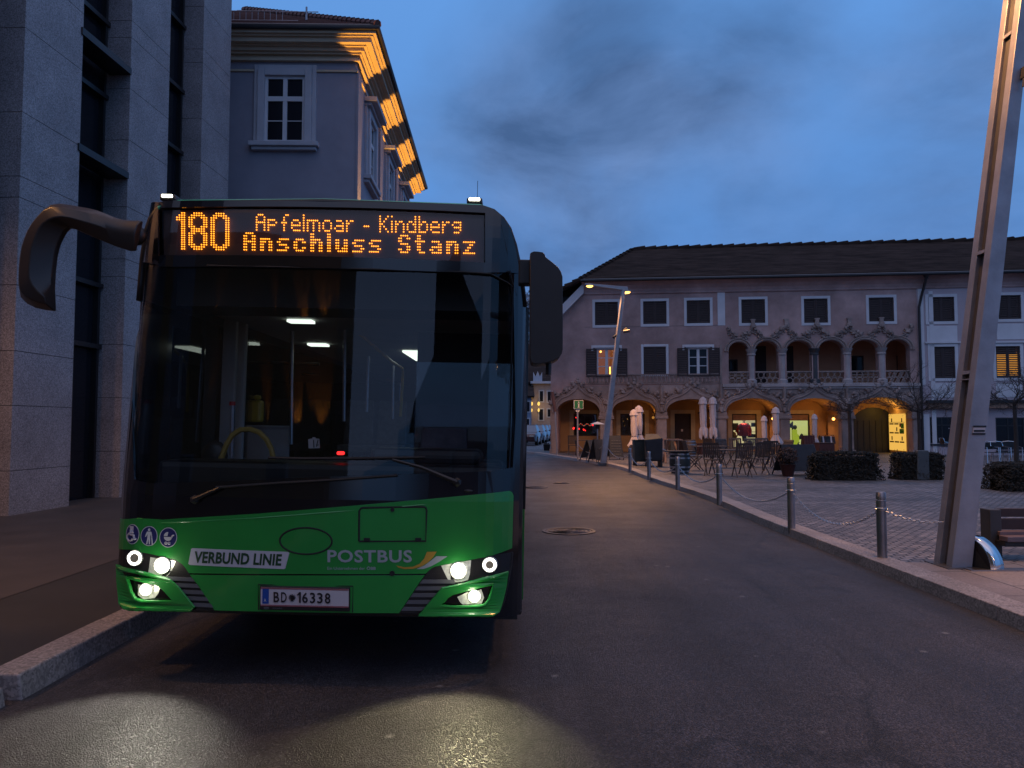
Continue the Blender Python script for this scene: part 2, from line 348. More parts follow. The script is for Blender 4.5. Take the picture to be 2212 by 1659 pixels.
m_wht = M('white_film', (0.52, 0.50, 0.52), 0.5, var=0.06); m_navy = M('navy_film', (0.016, 0.018, 0.11), 0.45, var=0.05)
m_txtg = M('green_lettering', (0.008, 0.05, 0.014), 0.5, var=0)
m_silver = M('silver_film', (0.34, 0.37, 0.38), 0.4, var=0.05); m_orange = M('orange_film', (0.45, 0.25, 0.03), 0.5, var=0.05)
m_plate = M('plate_white', (0.55, 0.50, 0.51), 0.45, var=0.04); m_plred = M('plate_red', (0.28, 0.05, 0.06), 0.5, var=0); m_plblue = M('plate_blue', (0.01, 0.06, 0.30), 0.45, var=0); m_plblk = M('plate_black', (0.012, 0.008, 0.01), 0.5, var=0)
m_rubber = M('rubber', (0.012, 0.012, 0.012), 0.8, var=0.2)
m_red = E('red_glow', (1.0, 0.02, 0.02), 3.0)
m_warm = E('warm_glow', (1.0, 0.42, 0.08), 6.0); m_sod = E('sodium_lens', (1.0, 0.52, 0.12), 4.0)
m_shop = E('shop_light', (0.86, 0.70, 0.36), 0.95); m_shop2 = E('shop_light_green', (0.72, 0.74, 0.24), 0.9)
m_roomlit = E('lit_room', (0.42, 0.11, 0.025), 0.55); m_amber = E('amber_blind', (1.0, 0.42, 0.05), 0.9)
m_disp = E('lit_display', (1.0, 0.55, 0.10), 0.85)
m_int_light = E('cabin_light', (0.88, 1.0, 0.88), 1.5)
# ================================================================== ground, road, pavements
def sheet(name, pts, mat, z, thick=0.0):
    b = MB()
    tri = tessellate_polygon([[Vector((x, y, 0)) for x, y in pts]])
    if thick:
        n = len(pts); b.add([(x, y, z) for x, y in pts] + [(x, y, z - thick) for x, y in pts],
            [tuple(t) for t in tri] + [(i, (i+1) % n, n + (i+1) % n, n + i) for i in range(n)])
    else: b.add([(x, y, z) for x, y in pts], [tuple(t) for t in tri])
    return structure(b.build(name, mat))
sheet('road', [(-700, -700), (700, -700), (700, 900), (-700, 900)], m_asph, 0.0)
kpx = [(1128.6, 978), (1204.7, 989), (1255, 998), (1298.5, 1004.5), (1331.7, 1011.5), (1361, 1022), (1400, 1038.5), (1458.6, 1058), (1527, 1079)]
kl = [PG(u, v) for u, v in kpx]
kl = [(p.x, p.y) for p in kl]
kl = [(-14, 45.2), (-4.0, 44.6)] + kl + [(3.85, 12.5), (3.84, 9.5), (3.84, 6.0), (3.84, -1.0), (3.84, -40)]
def smooth_line(pts, k=3):
    for _ in range(k):
        q = [pts[0]]
        for a, b in zip(pts, pts[1:]): q += [(a[0]*.75+b[0]*.25, a[1]*.75+b[1]*.25), (a[0]*.25+b[0]*.75, a[1]*.25+b[1]*.75)]
        pts = q + [pts[-1]]
    return pts
kl = smooth_line(kl, 2)
def offset_line(pts, d):
    out = []
    for i, p in enumerate(pts):
        a = Vector(pts[max(i-1, 0)]); b = Vector(pts[min(i+1, len(pts)-1)]); t = (b - a).normalized(); out.append((p[0] - t.y * d, p[1] + t.x * d))
    return out
kin = offset_line(kl, 0.30)
PZ = 0.10
sheet('plaza', kin + [(200, -40), (200, 400), (-14, 400)], m_cob, PZ, 0.2)
sheet('pavement_slabs', [(4.145, -40), (30, -40), (30, 8.05), (4.145, 8.2)], m_slab, PZ + 0.004)
# right-hand kerb: one long line of stones
b = MB()
def resample(pts, step):
    out = [Vector(pts[0])]; acc = 0
    for a, c in zip(pts, pts[1:]):
        a = Vector(a); c = Vector(c); ln = (c - a).length; s = step - acc
        while s <= ln: out.append(a + (c - a) * (s / ln)); s += step
        acc = (acc + ln) % step
    return out
ks = resample(kl, 1.2); ko = [Vector(q) for q in offset_line([tuple(p) for p in ks], 0.30)]
for i in range(len(ks) - 1):
    if ks[i].y < -8: continue
    t = (ks[i+1] - ks[i]).normalized() * 0.006; a, c, d, e = ks[i] + t, ks[i+1] - t, ko[i+1] - t, ko[i] + t
    dz = random.uniform(-.003, .003); zt = PZ + 0.012 + dz; n = Vector((ko[i] - ks[i])).normalized() * 0.02
    b.hexa([(*a, -.05), (*c, -.05), (*d, -.05), (*e, -.05)], [(*(a+n), zt), (*(c+n), zt), (*d, zt), (*e, zt)])
structure(b.build('kerb', m_kerb, bevel=0.008))
# left pavement with its raised granite kerb
sheet('left_pavement', [(-3.0, 4.2), (-3.0, 200), (-60, 200), (-60, -40), (-3.0, -40)], m_walk, 0.135, 0.2)
sheet('left_paving', [(-4.15, 4.6), (-4.35, 200), (-60, 200), (-60, -3), (-5.2, -3)], m_walk2, 0.139)
b = MB()
for i in range(40):
    y0 = 4.42 + i * 1.25; zt = 0.145 + random.uniform(-.004, .004)
    b.hexa([(-3.0, y0+.006, -.05), (-2.76, y0+.006, -.05), (-2.76, y0+1.244, -.05), (-3.0, y0+1.244, -.05)], [(-3.0, y0+.006, zt), (-2.785, y0+.006, zt), (-2.785, y0+1.244, zt), (-3.0, y0+1.244, zt)])
for i in range(9):   # stones turning away towards the corner
    y1 = 4.345 - i * 1.25; y0 = y1 - 1.22; zt = 0.118 + random.uniform(-.006, .006); w = .02 if i == 0 else 0
    b.hexa([(-3.0, y0, -.05), (-2.76, y0, -.05), (-2.77-w, y1, -.05), (-3.0, y1, -.05)], [(-3.0, y0, zt), (-2.785, y0, zt), (-2.80-w, y1, zt-w*.8), (-3.0, y1, zt)])
structure(b.build('left_kerb', m_kerb, bevel=0.012))
# manhole covers
def manhole(p, r, label):
    t = thing('manhole_cover', label, 'manhole cover', (p.x, p.y, 0.0), random.random(), 'manhole covers in the road')
    f = MB(); n = 28
    for (ra, rb, z) in ((r*.88, r, .012),):
        f.lathe([(rb, 0.001), (rb, z), (ra, z), (ra, .002)], n=n)
    f.build('rim', m_iron, t)
    c = MB(); c.lathe([(r*.86, 0.002), (r*.86, .008)], n=n)
    for q in range(5):
        rr = r * (0.16 + q * .15)
        c.tube([(rr*math.cos(a*6.2832/24), rr*math.sin(a*6.2832/24), .010) for a in range(24)], .009, 4, True)
    for q in range(-2, 3): c.box(-r*.3, r*.3, q*.09-.015, q*.09+.015, .004, .014)
    c.build('lid', m_iron, t)
m_iron = M('cast_iron', (0.085, 0.07, 0.068), 0.45, metal=0.5, var=0.3, ns=12)
manhole(PG(1229, 1148), 0.39, 'large round cast iron manhole cover nearest the camera, right of the bus')
manhole(PG(1148, 1053), 0.40, 'manhole cover half hidden beside the edge of the bus, farther up the road')
manhole(PG(1212, 1044), 0.22, 'small distant utility cover in the road, beyond the other covers')

# ================================================================== granite office building on the left
def granite_building():
    ang = math.atan(.049)
    t = thing('granite_building', 'tall granite clad office building with deep piers at the left edge', 'building', (-7.8, 12.0, 0.135), -ang)
    H = 17.0
    joints = [0.0, .70, 1.72, 2.58, 3.62, 5.02, 5.36, 6.40, 7.78, 8.82, 10.2, 10.54, 11.6, 12.98, 14.0, 15.4, H]
    joints2 = [0.0, .9, 1.95, 3.0, 4.35, 4.7, 5.75, 7.1, 8.15, 9.2, 9.55, 10.9, 12.2, 13.3, 14.6, H]
    for k, (ya, yb, js) in enumerate([(-15.6, -14.0, joints), (-12.5, -10.9, joints2), (-9.4, -7.8, joints), (-6.3, -4.7, joints), (-3.15, -1.6, joints2), (0.0, 1.50, joints), (3.07, 4.62, joints2), (6.22, 7.8, joints)]):  # first four piers, out of view, added to shade the visible pier fronts
        p = MB()
        for i in range(len(js)-1):
            p.box(-2.9, 0.0, ya, yb, js[i] + .005, js[i+1] - .005)
        pier = p.build('pier', m_gran, t)
        c = MB(); c.box(-2.88, -.012, ya+.012, yb-.012, 0, H); c.build('joint_core', m_dark, pier)
    # recessed glazing between the piers
    for (ya, yb) in ((-4.7, -3.15), (-1.6, 0.0), (1.50, 3.07), (4.62, 6.22)):
        g = MB(); g.box(-.62, -.56, ya+.02, yb-.02, 0, H); w = g.build('window_strip', m_dglass, t)
        f = MB()
        for yy in (ya+.02, ya+(yb-ya)*.42, yb-.12): f.box(-.56, -.46, yy, yy+.07, 0, H)
        for zz in (2.9, 4.1, 5.25, 6.6, 7.9, 9.4, 11, 12.6, 14): f.box(-.56, -.42, ya+.02, yb-.02, zz, zz+.09)
        f.build('frame', m_dframe, w)
        for zz in ((6.30, 8.42) if ya == 1.50 else ()): s = MB(); s.box(-.42, .03, ya-.06, yb-.01, zz, zz+.13); s.build('ledge', m_dframe, w)
        d = MB(); d.cyl((-.46, ya+.5, 1.05), (-.40, ya+.5, 1.05), .018); d.build('door_handle', m_steel, w)
    b = MB(); b.box(-9, -2.9, -15.6, 7.8, 0, H); b.box(-2.9, -.7, -15.6, -4.7, 0, H); b.build('rear_block', m_gran, t)  # second box, out of view, added with those piers to block light
granite_building()

# ================================================================== corner building with lit cornice
def framed_window(parent, cx, w, z0, z1, plane, name='window', casement=True, hood=True, axis='x'):
    """white-framed casement; plane = wall face coordinate, axis = direction along the wall"""
    def fn(x, y, z): return (x, plane + y, z) if axis == 'x' else (plane - y, x, z)
    def P(a0, a1, d0, d1, za, zb, mb):
        c = [fn(*q) for q in ((a0,d0,za),(a1,d0,za),(a1,d1,za),(a0,d1,za))]; e = [fn(*q) for q in ((a0,d0,zb),(a1,d0,zb),(a1,d1,zb),(a0,d1,zb))]
        mb.hexa(c, e)
    x0, x1 = cx - w/2, cx + w/2; h = z1 - z0
    f = MB(); s = .20
    for (a, c, zz0, zz1, dd) in ((x0-s, x0, z0, z1+s, .15), (x1, x1+s, z0, z1+s, .15), (x0, x1, z1, z1+s, .15), (x0-s-.12, x0-s, z0, z1+s+.14, .08), (x1+s, x1+s+.12, z0, z1+s+.14, .08), (x0-s, x1+s, z1+s, z1+s+.14, .08)):
        P(a, c, -dd, .02, zz0, zz1, f)
    fo = f.build(name, m_trim, parent, bevel=.015)
    g = MB(); P(x0-.02, x1+.02, -.012, .02, z0-.02, z1+.02, g); g.build('pane', m_dglass, fo)
    m = MB(); zt = z0 + h * .66
    for (a, c, za, zb) in ((x0, x0+.08, z0, z1), (x1-.08, x1, z0, z1), (x0+.08, x1-.08, z0, z0+.08), (x0+.08, x1-.08, z1-.08, z1), (x0+.08, x1-.08, zt-.07, zt+.07), (cx-.06, cx+.06, z0+.08, zt-.07), (cx-.06, cx+.06, zt+.07, z1-.08)):
        P(a, c, -.06, -.012, za, zb, m)
    for q in (-1, 1):
        a, c = (x0+.08, cx-.06) if q < 0 else (cx+.06, x1-.08)
        P(a, c, -.04, -.012, z0+h*.33-.012, z0+h*.33+.012, m)
    m.build('casement', m_white, fo)
    k = MB(); P(x0-s-.22, x1+s+.22, -.24, .02, z0-.14, z0, k); P(x0-s-.15, x1+s+.15, -.16, .02, z0-.24, z0-.14, k)
    k.build('sill', m_trim, fo, bevel=.02)
    if hood:
        k = MB(); P(x0-s-.25, x1+s+.25, -.40, .02, z1+s+.14, z1+s+.28, k); P(x0-s-.15, x1+s+.15, -.22, .02, z1+s+.04, z1+s+.14, k); k.build('hood', m_trim, fo, bevel=.02)
def corner_building():
    X0 = (762-1106)/F*22
    t = thing('corner_building', 'grey plastered corner house with an orange lit cornice above the bus roof', 'building', (X0, 22.0, 0.1), R(1.0))
    zc = 12.05; D = 13.4; Wd = 10.0
    w = MB(); w.box(-Wd, 0, 0, D, 0, zc); w.build('wall', m_plas, t)
    c = MB()
    for z0, z1, ov in ((0, .07, .12), (.07, .17, .06), (.17, .23, .17), (.23, .33, .26), (.33, .37, .34), (.37, .50, .50), (.50, .55, .58), (.55, .68, .66)):
        c.box(-Wd-ov, ov, -ov, D+ov, zc+z0, zc+z1 if z1 < .68 else zc+z1)
    for z0, z1, ov in ((-.30, -.24, .05),): c.box(-Wd-ov, ov, -ov, D+ov, zc+z0, zc+z1)
    c.build('cornice', m_corn, t)
    ze = zc + .68; ov = .72
    g = MB(); g.tube([(-Wd-ov, -ov, ze+.02), (ov, -ov, ze+.02), (ov, D+ov, ze+.02), (-Wd-ov, D+ov, ze+.02)], .085, 8); g.build('gutter', m_dframe, t, smooth=True)
    # hipped roof
    k = .62; a, e, f0, f1 = -Wd-ov, ov, -ov, D+ov; hr = (e - a) / 2 * k; cxm = (a + e) / 2; m = (e - a) / 2
    r = MB(); r.add([(a,f0,ze+.05),(e,f0,ze+.05),(e,f1,ze+.05),(a,f1,ze+.05),(cxm,f0+m,ze+hr),(cxm,f1-m,ze+hr)], [(0,1,4),(1,2,5,4),(2,3,5),(3,0,4,5),(3,2,1,0)])
    ro = r.build('roof', m_tile, t)
    h = MB(); n = 34
    for i in range(n):   # hip tiles and the tile courses of the front slope
        q = i / n; p0 = Vector((e - m*q, f0 + m*q, ze + .1 + hr*q)); q2 = (i + 1.15) / n; p1 = Vector((e - m*q2, f0 + m*q2, ze + .1 + hr*q2))
        h.cyl(p0, p1, .13, .09, 8)
    h.build('hip_tile_row', m_tile, ro, smooth=True)
    rows = MB()
    for i in range(30):
        q = i / 30; y = f0 + m*q; zz = ze + .06 + hr*q; rows.box(a + m*q, e - m*q, y, y + .03, zz, zz + .035)
    rows.build('tile_course', m_tile, ro)
    s = MB()
    yy = f0 + 1.0; zz = ze + .1 + 1.0 * k
    for q in (0, .28): s.tube([(-Wd, yy, zz + q), (-1.8, yy, zz + q)], .014, 5)
    for i in range(44): s.tube([(-Wd + .18*i, yy, zz - .05), (-Wd + .18*i, yy, zz + .28)], .010, 4)
    s.tube([(-1.55, yy, zz+.02), (-1.55, yy, zz + .42)], .03, 5); s.tube([(-2.3, yy, zz + .27), (-1.2, yy, zz + .27)], .015, 4)
    s.build('snow_guard', m_galv, t)
    framed_window(t, -2.05, 1.16, 9.63, 11.60, 0, hood=False)
    for y in (2.35, 6.5, 10.7): framed_window(t, y, 1.15, 9.2, 11.15, 0, axis='y')
    p = MB()
    for y in (.22, 4.42, 8.6, 12.85): p.box(-.02, .07, y-.22, y+.3, 0, zc-.3)
    p.build('pilaster', m_plas, t)
    u = MB()
    for i, y in enumerate((.30, 4.55, 8.65, 12.75)):
        u.lathe([(.05, 0), (.09, .05), (.09, .22)], (.42, y, 4.6), 10); u.box(.0, .42, y-.02, y+.02, 4.66, 4.70)
        sp = bpy.data.lights.new('uplight_beam', 'SPOT'); sp.energy = 4600; sp.color = (1.0, 0.46, 0.07); sp.spot_size = R(19); sp.spot_blend = .35; sp.shadow_soft_size = .04
        so = bpy.data.objects.new('uplight_beam', sp); COL.objects.link(so); so.parent = t; so.location = (.42, y, 4.9); so.rotation_euler = (R(180), 0, 0)
    u.build('uplight', m_dframe, t)
corner_building()
m_trim_st = M('pale_stone', (0.42, 0.36, 0.35), 0.85, var=0.15, ns=2, bump=0.3, bs=30, stain=0.2)
m_dcol = M('dark_column', (0.05, 0.05, 0.055), 0.6, var=0.2)
m_loggia = M('loggia_plaster', (0.55, 0.29, 0.18), 0.9, var=0.1, ns=1.2, stain=0.15)
m_clearp = GL('shop_glass', (0.85, 0.87, 0.85)); m_intd2 = M('dim_shop', (0.05, 0.035, 0.03), 0.7, var=0.3)
m_lime = E('lime_goods_glow', (0.62, 0.75, 0.04), 0.6); m_pgreen = M('poster_green', (0.05, 0.25, 0.03), 0.6, var=0.2)  # lime goods emit: the shop's light is put into their colour
m_warm2 = E('dim_warm_glow', (1.0, 0.42, 0.08), 0.4); m_greenl = E('green_bulb', (0.5, 1.0, 0.6), 0.7); m_amberdim = E('cafe_amber', (1.0, 0.45, 0.08), 0.7)
# ================================================================== arcaded house across the square
TH = math.atan(.11); FT = Vector((math.cos(TH), -math.sin(TH), 0)); FN = Vector((math.sin(TH), math.cos(TH), 0)); F0 = Vector((2.0, 39.64, 0))
def FS(u, v, d=0.0):
    r = ray(u, v); p = CAM + r * ((d - FN.dot(CAM - F0)) / FN.dot(r)); q = p - F0
    return q.dot(FT), p.z
def FW(s, d, z=0): return F0 + FT * s + FN * d + Vector((0, 0, z))
def su(u, v=830): return FS(u, v)[0]
def zv(u, v): return FS(u, v)[1]
def arch_loop(s0, s1, zb, zs, zt, n=18, p=2.0):
    """opening: straight jambs zb..zs, arch crown at zt"""
    c = (s0 + s1) / 2; a = (s1 - s0) / 2; pts = [(s0, zb)]
    for i in range(n + 1):
        th = math.pi - math.pi * i / n; ct = math.cos(th); st = math.sin(th)
        pts.append((c + a * math.copysign(abs(ct) ** (2/p), ct), zs + (zt - zs) * abs(st) ** (2/p)))
    return pts + [(s1, zb)]
def rect(s0, s1, z0, z1): return [(s0, z0), (s0, z1), (s1, z1), (s1, z0)]
def ogee_half(s0, z0, s1, z1, n=12, bulge=.9):
    """S curve from the spring (s0,z0) to the tip (s1,z1): convex low, concave high"""
    pts = []
    p0 = Vector((s0, z0)); p3 = Vector((s1, z1)); dx = s1 - s0; dz = z1 - z0
    p1 = Vector((s0 + .04*dx, z0 + .58*dz*bulge)); p2 = Vector((s1 - .16*dx, z1 - .52*dz))
    pm = Vector((s0 + .46*dx, z0 + .60*dz))
    def q(a, b, c, t): return a*(1-t)*(1-t) + b*2*t*(1-t) + c*t*t
    for i in range(n): pts.append(q(p0, p1, pm, i/n))
    for i in range(n+1): pts.append(q(pm, Vector((s1 - .20*dx, pm.y + (p3.y-pm.y)*.30)), p3, i/n))
    return [(p.x, p.y) for p in pts]
def shutter_leaf(mb, s0, s1, z0, z1, d=-.03):
    f = .06
    mb.box(s0, s0+f, d-.02, d+.02, z0, z1); mb.box(s1-f, s1, d-.02, d+.02, z0, z1); mb.box(s0+f, s1-f, d-.02, d+.02, z0, z0+f); mb.box(s0+f, s1-f, d-.02, d+.02, z1-f, z1)
    n = max(6, int((z1-z0) / .095)); h = (z1 - z0 - 2*f) / n
    for i in range(n):
        z = z0 + f + h*i
        mb.add([(s0+f, d-.018, z), (s1-f, d-.018, z), (s1-f, d+.012, z+h*.78), (s0+f, d+.012, z+h*.78), (s0+f, d-.010, z), (s1-f, d-.010, z), (s1-f, d+.02, z+h*.78), (s0+f, d+.02, z+h*.78)],
               [(0,1,2,3),(7,6,5,4),(0,4,5,1),(3,2,6,7)])
def frame_ring(mb, s0, s1, z0, z1, w, d0, d1):
    mb.box(s0-w, s0, d0, d1, z0-w, z1+w); mb.box(s1, s1+w, d0, d1, z0-w, z1+w); mb.box(s0, s1, d0, d1, z0-w, z0); mb.box(s0, s1, d0, d1, z1, z1+w)
gh = thing('arcaded_house', 'pink grey gothic house with arcades and a loggia behind the cafe terrace', 'building', F0, -TH)
XR = su(1985); EAVE_T = 1.0
def zl(v_l, v_r, u_l, u_r):   # a level line measured at its two ends
    return (zv(u_l, v_l) + zv(u_r, v_r)) / 2
Z_EAVE = zl(606, 601, 1290, 1834); Z_CORN = zl(636, 621, 1290, 1834); Z_RIDGE = 0
Z_SLAB = zv(1770, 833); holes = []; G0 = PZ
# openings ---------------------------------------------------------
topw = [(1285,652.6,1335,702), (1389,651,1440,699.5), (1483,649,1534,698), (1601,647,1653,697.5), (1736,645.5,1788.5,697), (1876,643,1931.5,694)]
TW = []
for (a, b_, c, d_) in topw:
    s0, z1 = FS(a, b_); s1, z0 = FS(c, d_); TW.append((s0, s1, z0, z1)); holes.append(rect(s0, s1, z0, z1))
midw = [(1290,753.5,1331,811), (1390,749.5,1439,812), (1487,752,1530,809.5)]
MW = []
for (a, b_, c, d_) in midw:
    s0, z1 = FS(a, b_); s1, z0 = FS(c, d_); MW.append((s0, s1, z0, z1)); holes.append(rect(s0, s1, z0, z1))
ga = [(1202.5, 1296, 892, 862, 826), (1323, 1418.5, 890, 863, 829), (1440, 1547, 889, 862, 828), (1569, 1684, 889, 860, 832), (1706, 1817, 889, 860, 829), (1843, 1970, 889, 858, 829.5)]
GA = []
for (a, c, vs, vt, tip) in ga:
    m = (a + c) / 2; s0 = su(a, 900); s1 = su(c, 900); GA.append((s0, s1, zv(m, vs), zv(m, vt), zv(m, tip)))
    holes.append(arch_loop(s0, s1, 0.0, GA[-1][2], GA[-1][3], p=2.15))
la = [(1574, 1617), (1631, 1682), (1699, 1754), (1768, 1823), (1839, 1899), (1913, 1966)]
LA = []
zsill = zv(1770, 829); zspr = zv(1770, 757); ztop = zv(1770, 735)
for (a, c) in la:
    s0 = su(a, 780); s1 = su(c, 780); LA.append((s0, s1)); holes.append(arch_loop(s0, s1, zsill, zspr, min(ztop, zspr + (s1-s0)*.48)))
Lz = zv(1213, 683); SL = su(1263, 636)
wall = MB()
outer = [(0, -.1), (0, Lz - .35), (su(1213, 683), Lz), (SL, Z_CORN), (XR, Z_CORN), (XR, -.1)]
# ground openings run down through the base line, so bite them out of the outline
base = [(XR, 0.0)]
ol = [(0, 0.0), (0, Lz - .35), (su(1213, 683), Lz), (SL, Z_CORN), (XR, Z_CORN), (XR, 0.0)]
for (s0, s1, zs, zt, tip) in reversed(GA): ol += list(reversed(arch_loop(s0, s1, 0.0, zs, zt, p=2.15)))
hl = [h for h in holes if h[0][1] > .5]
wall.prism([ol] + hl, 0.0, 0.5)
wo = wall.build('wall', m_pink, gh)
# stone facing of the arcade storey and frieze, 3 mm.. proud of the plaster
st = MB()
zf = zv(1400, 829)
ol = [(-.02, 0.0), (-.02, zv(1195, 872)), (GA[0][0]-.1, zv(1195, 868)), (GA[0][0]+.5, zf-.1), (XR-.02, zf), (XR-.02, 0.0)]
for (s0, s1, zs, zt, tip) in reversed(GA): ol += list(reversed(arch_loop(s0, s1, 0.0, zs, zt, p=2.15)))
st.prism([ol], -.035, 0.0)
st.build('arcade_facing', m_stone, wo)
# arch mouldings, ogee hoods, crockets ------------------------------
for i, (s0, s1, zs, zt, tip) in enumerate(GA):
    c = (s0 + s1) / 2; w = s1 - s0; mb = MB()
    for off, rr in ((.10, .075), (.22, .06)):
        L_ = ogee_half(s0 - off*.9, zs + .02, c, tip - (.28 - off)); R_ = ogee_half(s1 + off*.9, zs + .02, c, tip - (.28 - off))
        mb.tube([(a, -.06, z) for a, z in L_], rr, 6); mb.tube([(a, -.06, z) for a, z in R_], rr, 6)
    # spandrel between round arch and ogee point
    ar = arch_loop(s0, s1, zs, zs, zt, p=2.15)[1:-1]
    mb.prism([[(a, z) for a, z in ogee_half(s0 - .05, zs, c, tip - .2)] + [(a, z) for a, z in reversed(ogee_half(s1 + .05, zs, c, tip - .2))][1:] + list(reversed(ar))], -.075, -.035)
    mo = mb.build('arch_moulding', m_stone, wo, smooth=True)
    cr = MB()
    for half in (ogee_half(s0 - .28, zs + .1, c, tip), ogee_half(s1 + .28, zs + .1, c, tip)):
        sgn = -1 if half[0][0] < c else 1
        for k in range(3, len(half) - 1, 2):
            a, z = half[k]; r_ = random.uniform(.05, .08) if k % 6 != 3 else .13
            cr.blob((a + sgn*.05, -.09, z + .05), r_, 1, .4)
            if k % 6 == 3: cr.blob((a + sgn*.14, -.12, z + .16), .10, 1, .45)
    cr.blob((c, -.10, tip + .02), .13, 1, .3); cr.blob((c, -.1, tip + .18), .08, 1, .3)
    cr.tube([(a, -.05, z) for a, z in ogee_half(s0 - .28, zs + .1, c, tip)], .035, 5); cr.tube([(a, -.05, z) for a, z in ogee_half(s1 + .28, zs + .1, c, tip)], .035, 5)
    cr.build('crocket_row', m_stone, wo)
# piers and capitals between ground arches
for i in range(len(GA) + 1):
    a = GA[i-1][1] if i else 0.0; c = GA[i][0] if i < len(GA) else XR; zs = GA[min(i, 5)][2]
    mb = MB(); m = (a + c) / 2; hw = max(.16, (c - a) / 2)
    if i: mb.box(m-hw-.07, m+hw+.07, -.14, .5, zs-.30, zs-.20); mb.box(m-hw-.03, m+hw+.03, -.10, .5, zs-.20, zs-.02); mb.box(m-hw-.08, m+hw+.08, -.15, .5, zs-.36, zs-.30)
    mb.box(m-hw-.06, m+hw+.06, -.12, .5, 0, .32)
    mb.box(m-hw+.02, m+hw-.02, -.08, 0, .32, zs-.36)
    mb.build('pier', m_stone, gh, bevel=.02)
    if 2 <= i <= 5:
        k = MB(); k.tube([(m, -.07, zs+.25), (m, -.07, zf-.05)], .075, 8); k.blob((m, -.10, zs+.08), .13, 1, .3, (1, 1, 1.4)); k.build('shaft', m_stone, gh)
# frieze of small tracery under the left windows
fz = MB(); z0 = zv(1400, 829); z1 = zv(1400, 810); sa = su(1267); sb = su(1556)
fz.box(sa, sb, -.06, 0, z1, z1+.05); fz.box(sa, sb, -.04, 0, z0-.02, z0+.02)
n = 34
for i in range(n):
    a = sa + (sb-sa)*i/n; w_ = (sb-sa)/n
    for q in (0, .5):
        fz.tube([(a + w_*(t/8.) + q*w_*.0, -.03, z0 + (z1-z0)*(.95*abs(math.sin(math.pi*t/8. + q*math.pi)) if q == 0 else 1-.95*abs(math.sin(math.pi*t/8.)))) for t in range(9)], .022, 4)
fz.build('frieze', m_stone, gh)
# loggia -----------------------------------------------------------
zr1 = zv(1770, 803)
sl = MB(); sl.box(su(1560), XR + .05, -.16, .5, Z_SLAB - .06, Z_SLAB + .10); sl.box(su(1562), XR, -.10, 0, Z_SLAB - .16, Z_SLAB - .06); sl.build('balcony_slab', m_trim_st, gh, bevel=.02)
cols = [LA[i][1] + (LA[i+1][0] - LA[i][1]) / 2 for i in range(5)]
for i, s in enumerate(cols):
    dark = i == 2; mb = MB(); r_ = .17
    mb.lathe([(r_+.10, Z_SLAB+.10), (r_+.10, Z_SLAB+.28), (r_, Z_SLAB+.36), (r_, zspr-.22), (r_+.05, zspr-.20), (r_+.05, zspr-.14), (r_+.02, zspr-.12), (r_+.13, zspr+.10)], (s, .12, 0), 10)
    mb.build('column', m_dcol if dark else m_trim_st, gh, smooth=True)
tips = [su(1570, 710)] + [su(u, 706) for u in (1626, 1698, 1764, 1834, 1903)] + [su(1972, 702)]
ztip = zv(1764, 706); zcrown = zv(1764, 729)
for i, (s0, s1) in enumerate(LA):
    mb = MB(); lp = arch_loop(s0, s1, zspr, zspr, min(ztop, zspr + (s1-s0)*.48))[1:-1]
    for off, rr in ((.05, .05), (.17, .055)):
        c = (s0+s1)/2; a = (s1-s0)/2
        mb.tube([(c + (q[0]-c)*(1+off/a), -.04, zspr + (q[1]-zspr)*(1+off/a)) for q in lp], rr, 5)
    mb.build('loggia_arch', m_stone, wo, smooth=True)
    b_ = MB(); zb = Z_SLAB + .12; zt_ = zr1; rr = (zt_ - zb) / 4
    b_.tube([(s0, .05, zt_), (s1, .05, zt_)], .045, 6); b_.tube([(s0, .05, zb), (s1, .05, zb)], .035, 6)
    nn = max(3, round((s1 - s0) / (2*rr)))
    for k in range(nn):
        for row in (0, 1):
            cc = s0 + (k + .5) * (s1-s0)/nn + (row * .5 * (s1-s0)/nn if i % 2 else 0); 
            if cc > s1 - rr*.6: continue
            q = rr * .98
            b_.tube([(cc + q*math.cos(t*6.2832/14), .05, zb + rr*(1+2*row) + q*math.sin(t*6.2832/14)) for t in range(14)], .026, 4, True)
            if i in (0, 4): b_.tube([(cc-q, .05, zb + rr*(1+2*row)), (cc+q, .05, zb + rr*(1+2*row))], .02, 4)
            if i in (5,): b_.tube([(cc-q, .05, zb), (cc+q, .05, zt_)], .022, 4)
    b_.build('balustrade', m_stone, gh)
for i, s in enumerate(tips):
    mb = MB()
    for sg in (-1, 1):
        j = i - 1 if sg < 0 else i
        if j < 0 or j > 5: continue
        e = (LA[j][0] + LA[j][1]) / 2
        pts = []
        for t in range(11):
            q = t / 10; a = e + (s - e) * q; z = zcrown + (ztip - zcrown) * (q ** 1.9); pts.append((a, -.05, z))
        mb.tube(pts, .055, 5)
        for t in (3, 5, 6, 8, 9):
            a, _, z = pts[t]; mb.blob((a + random.uniform(-.05, .05), -.08, z + .11), random.uniform(.06, .13), 1, .45)
            mb.blob((a, -.05, z - .14), random.uniform(.04, .09), 1, .45)
    if 0 < i < 6: mb.box(s-.09, s+.09, -.14, 0, ztip+.05, ztip+.36); mb.blob((s, -.07, ztip+.08), .16, 1, .3); mb.box(s-.12, s+.12, -.15, 0, ztip+.36, ztip+.42)
    mb.build('ogee_gable', m_stone, wo)
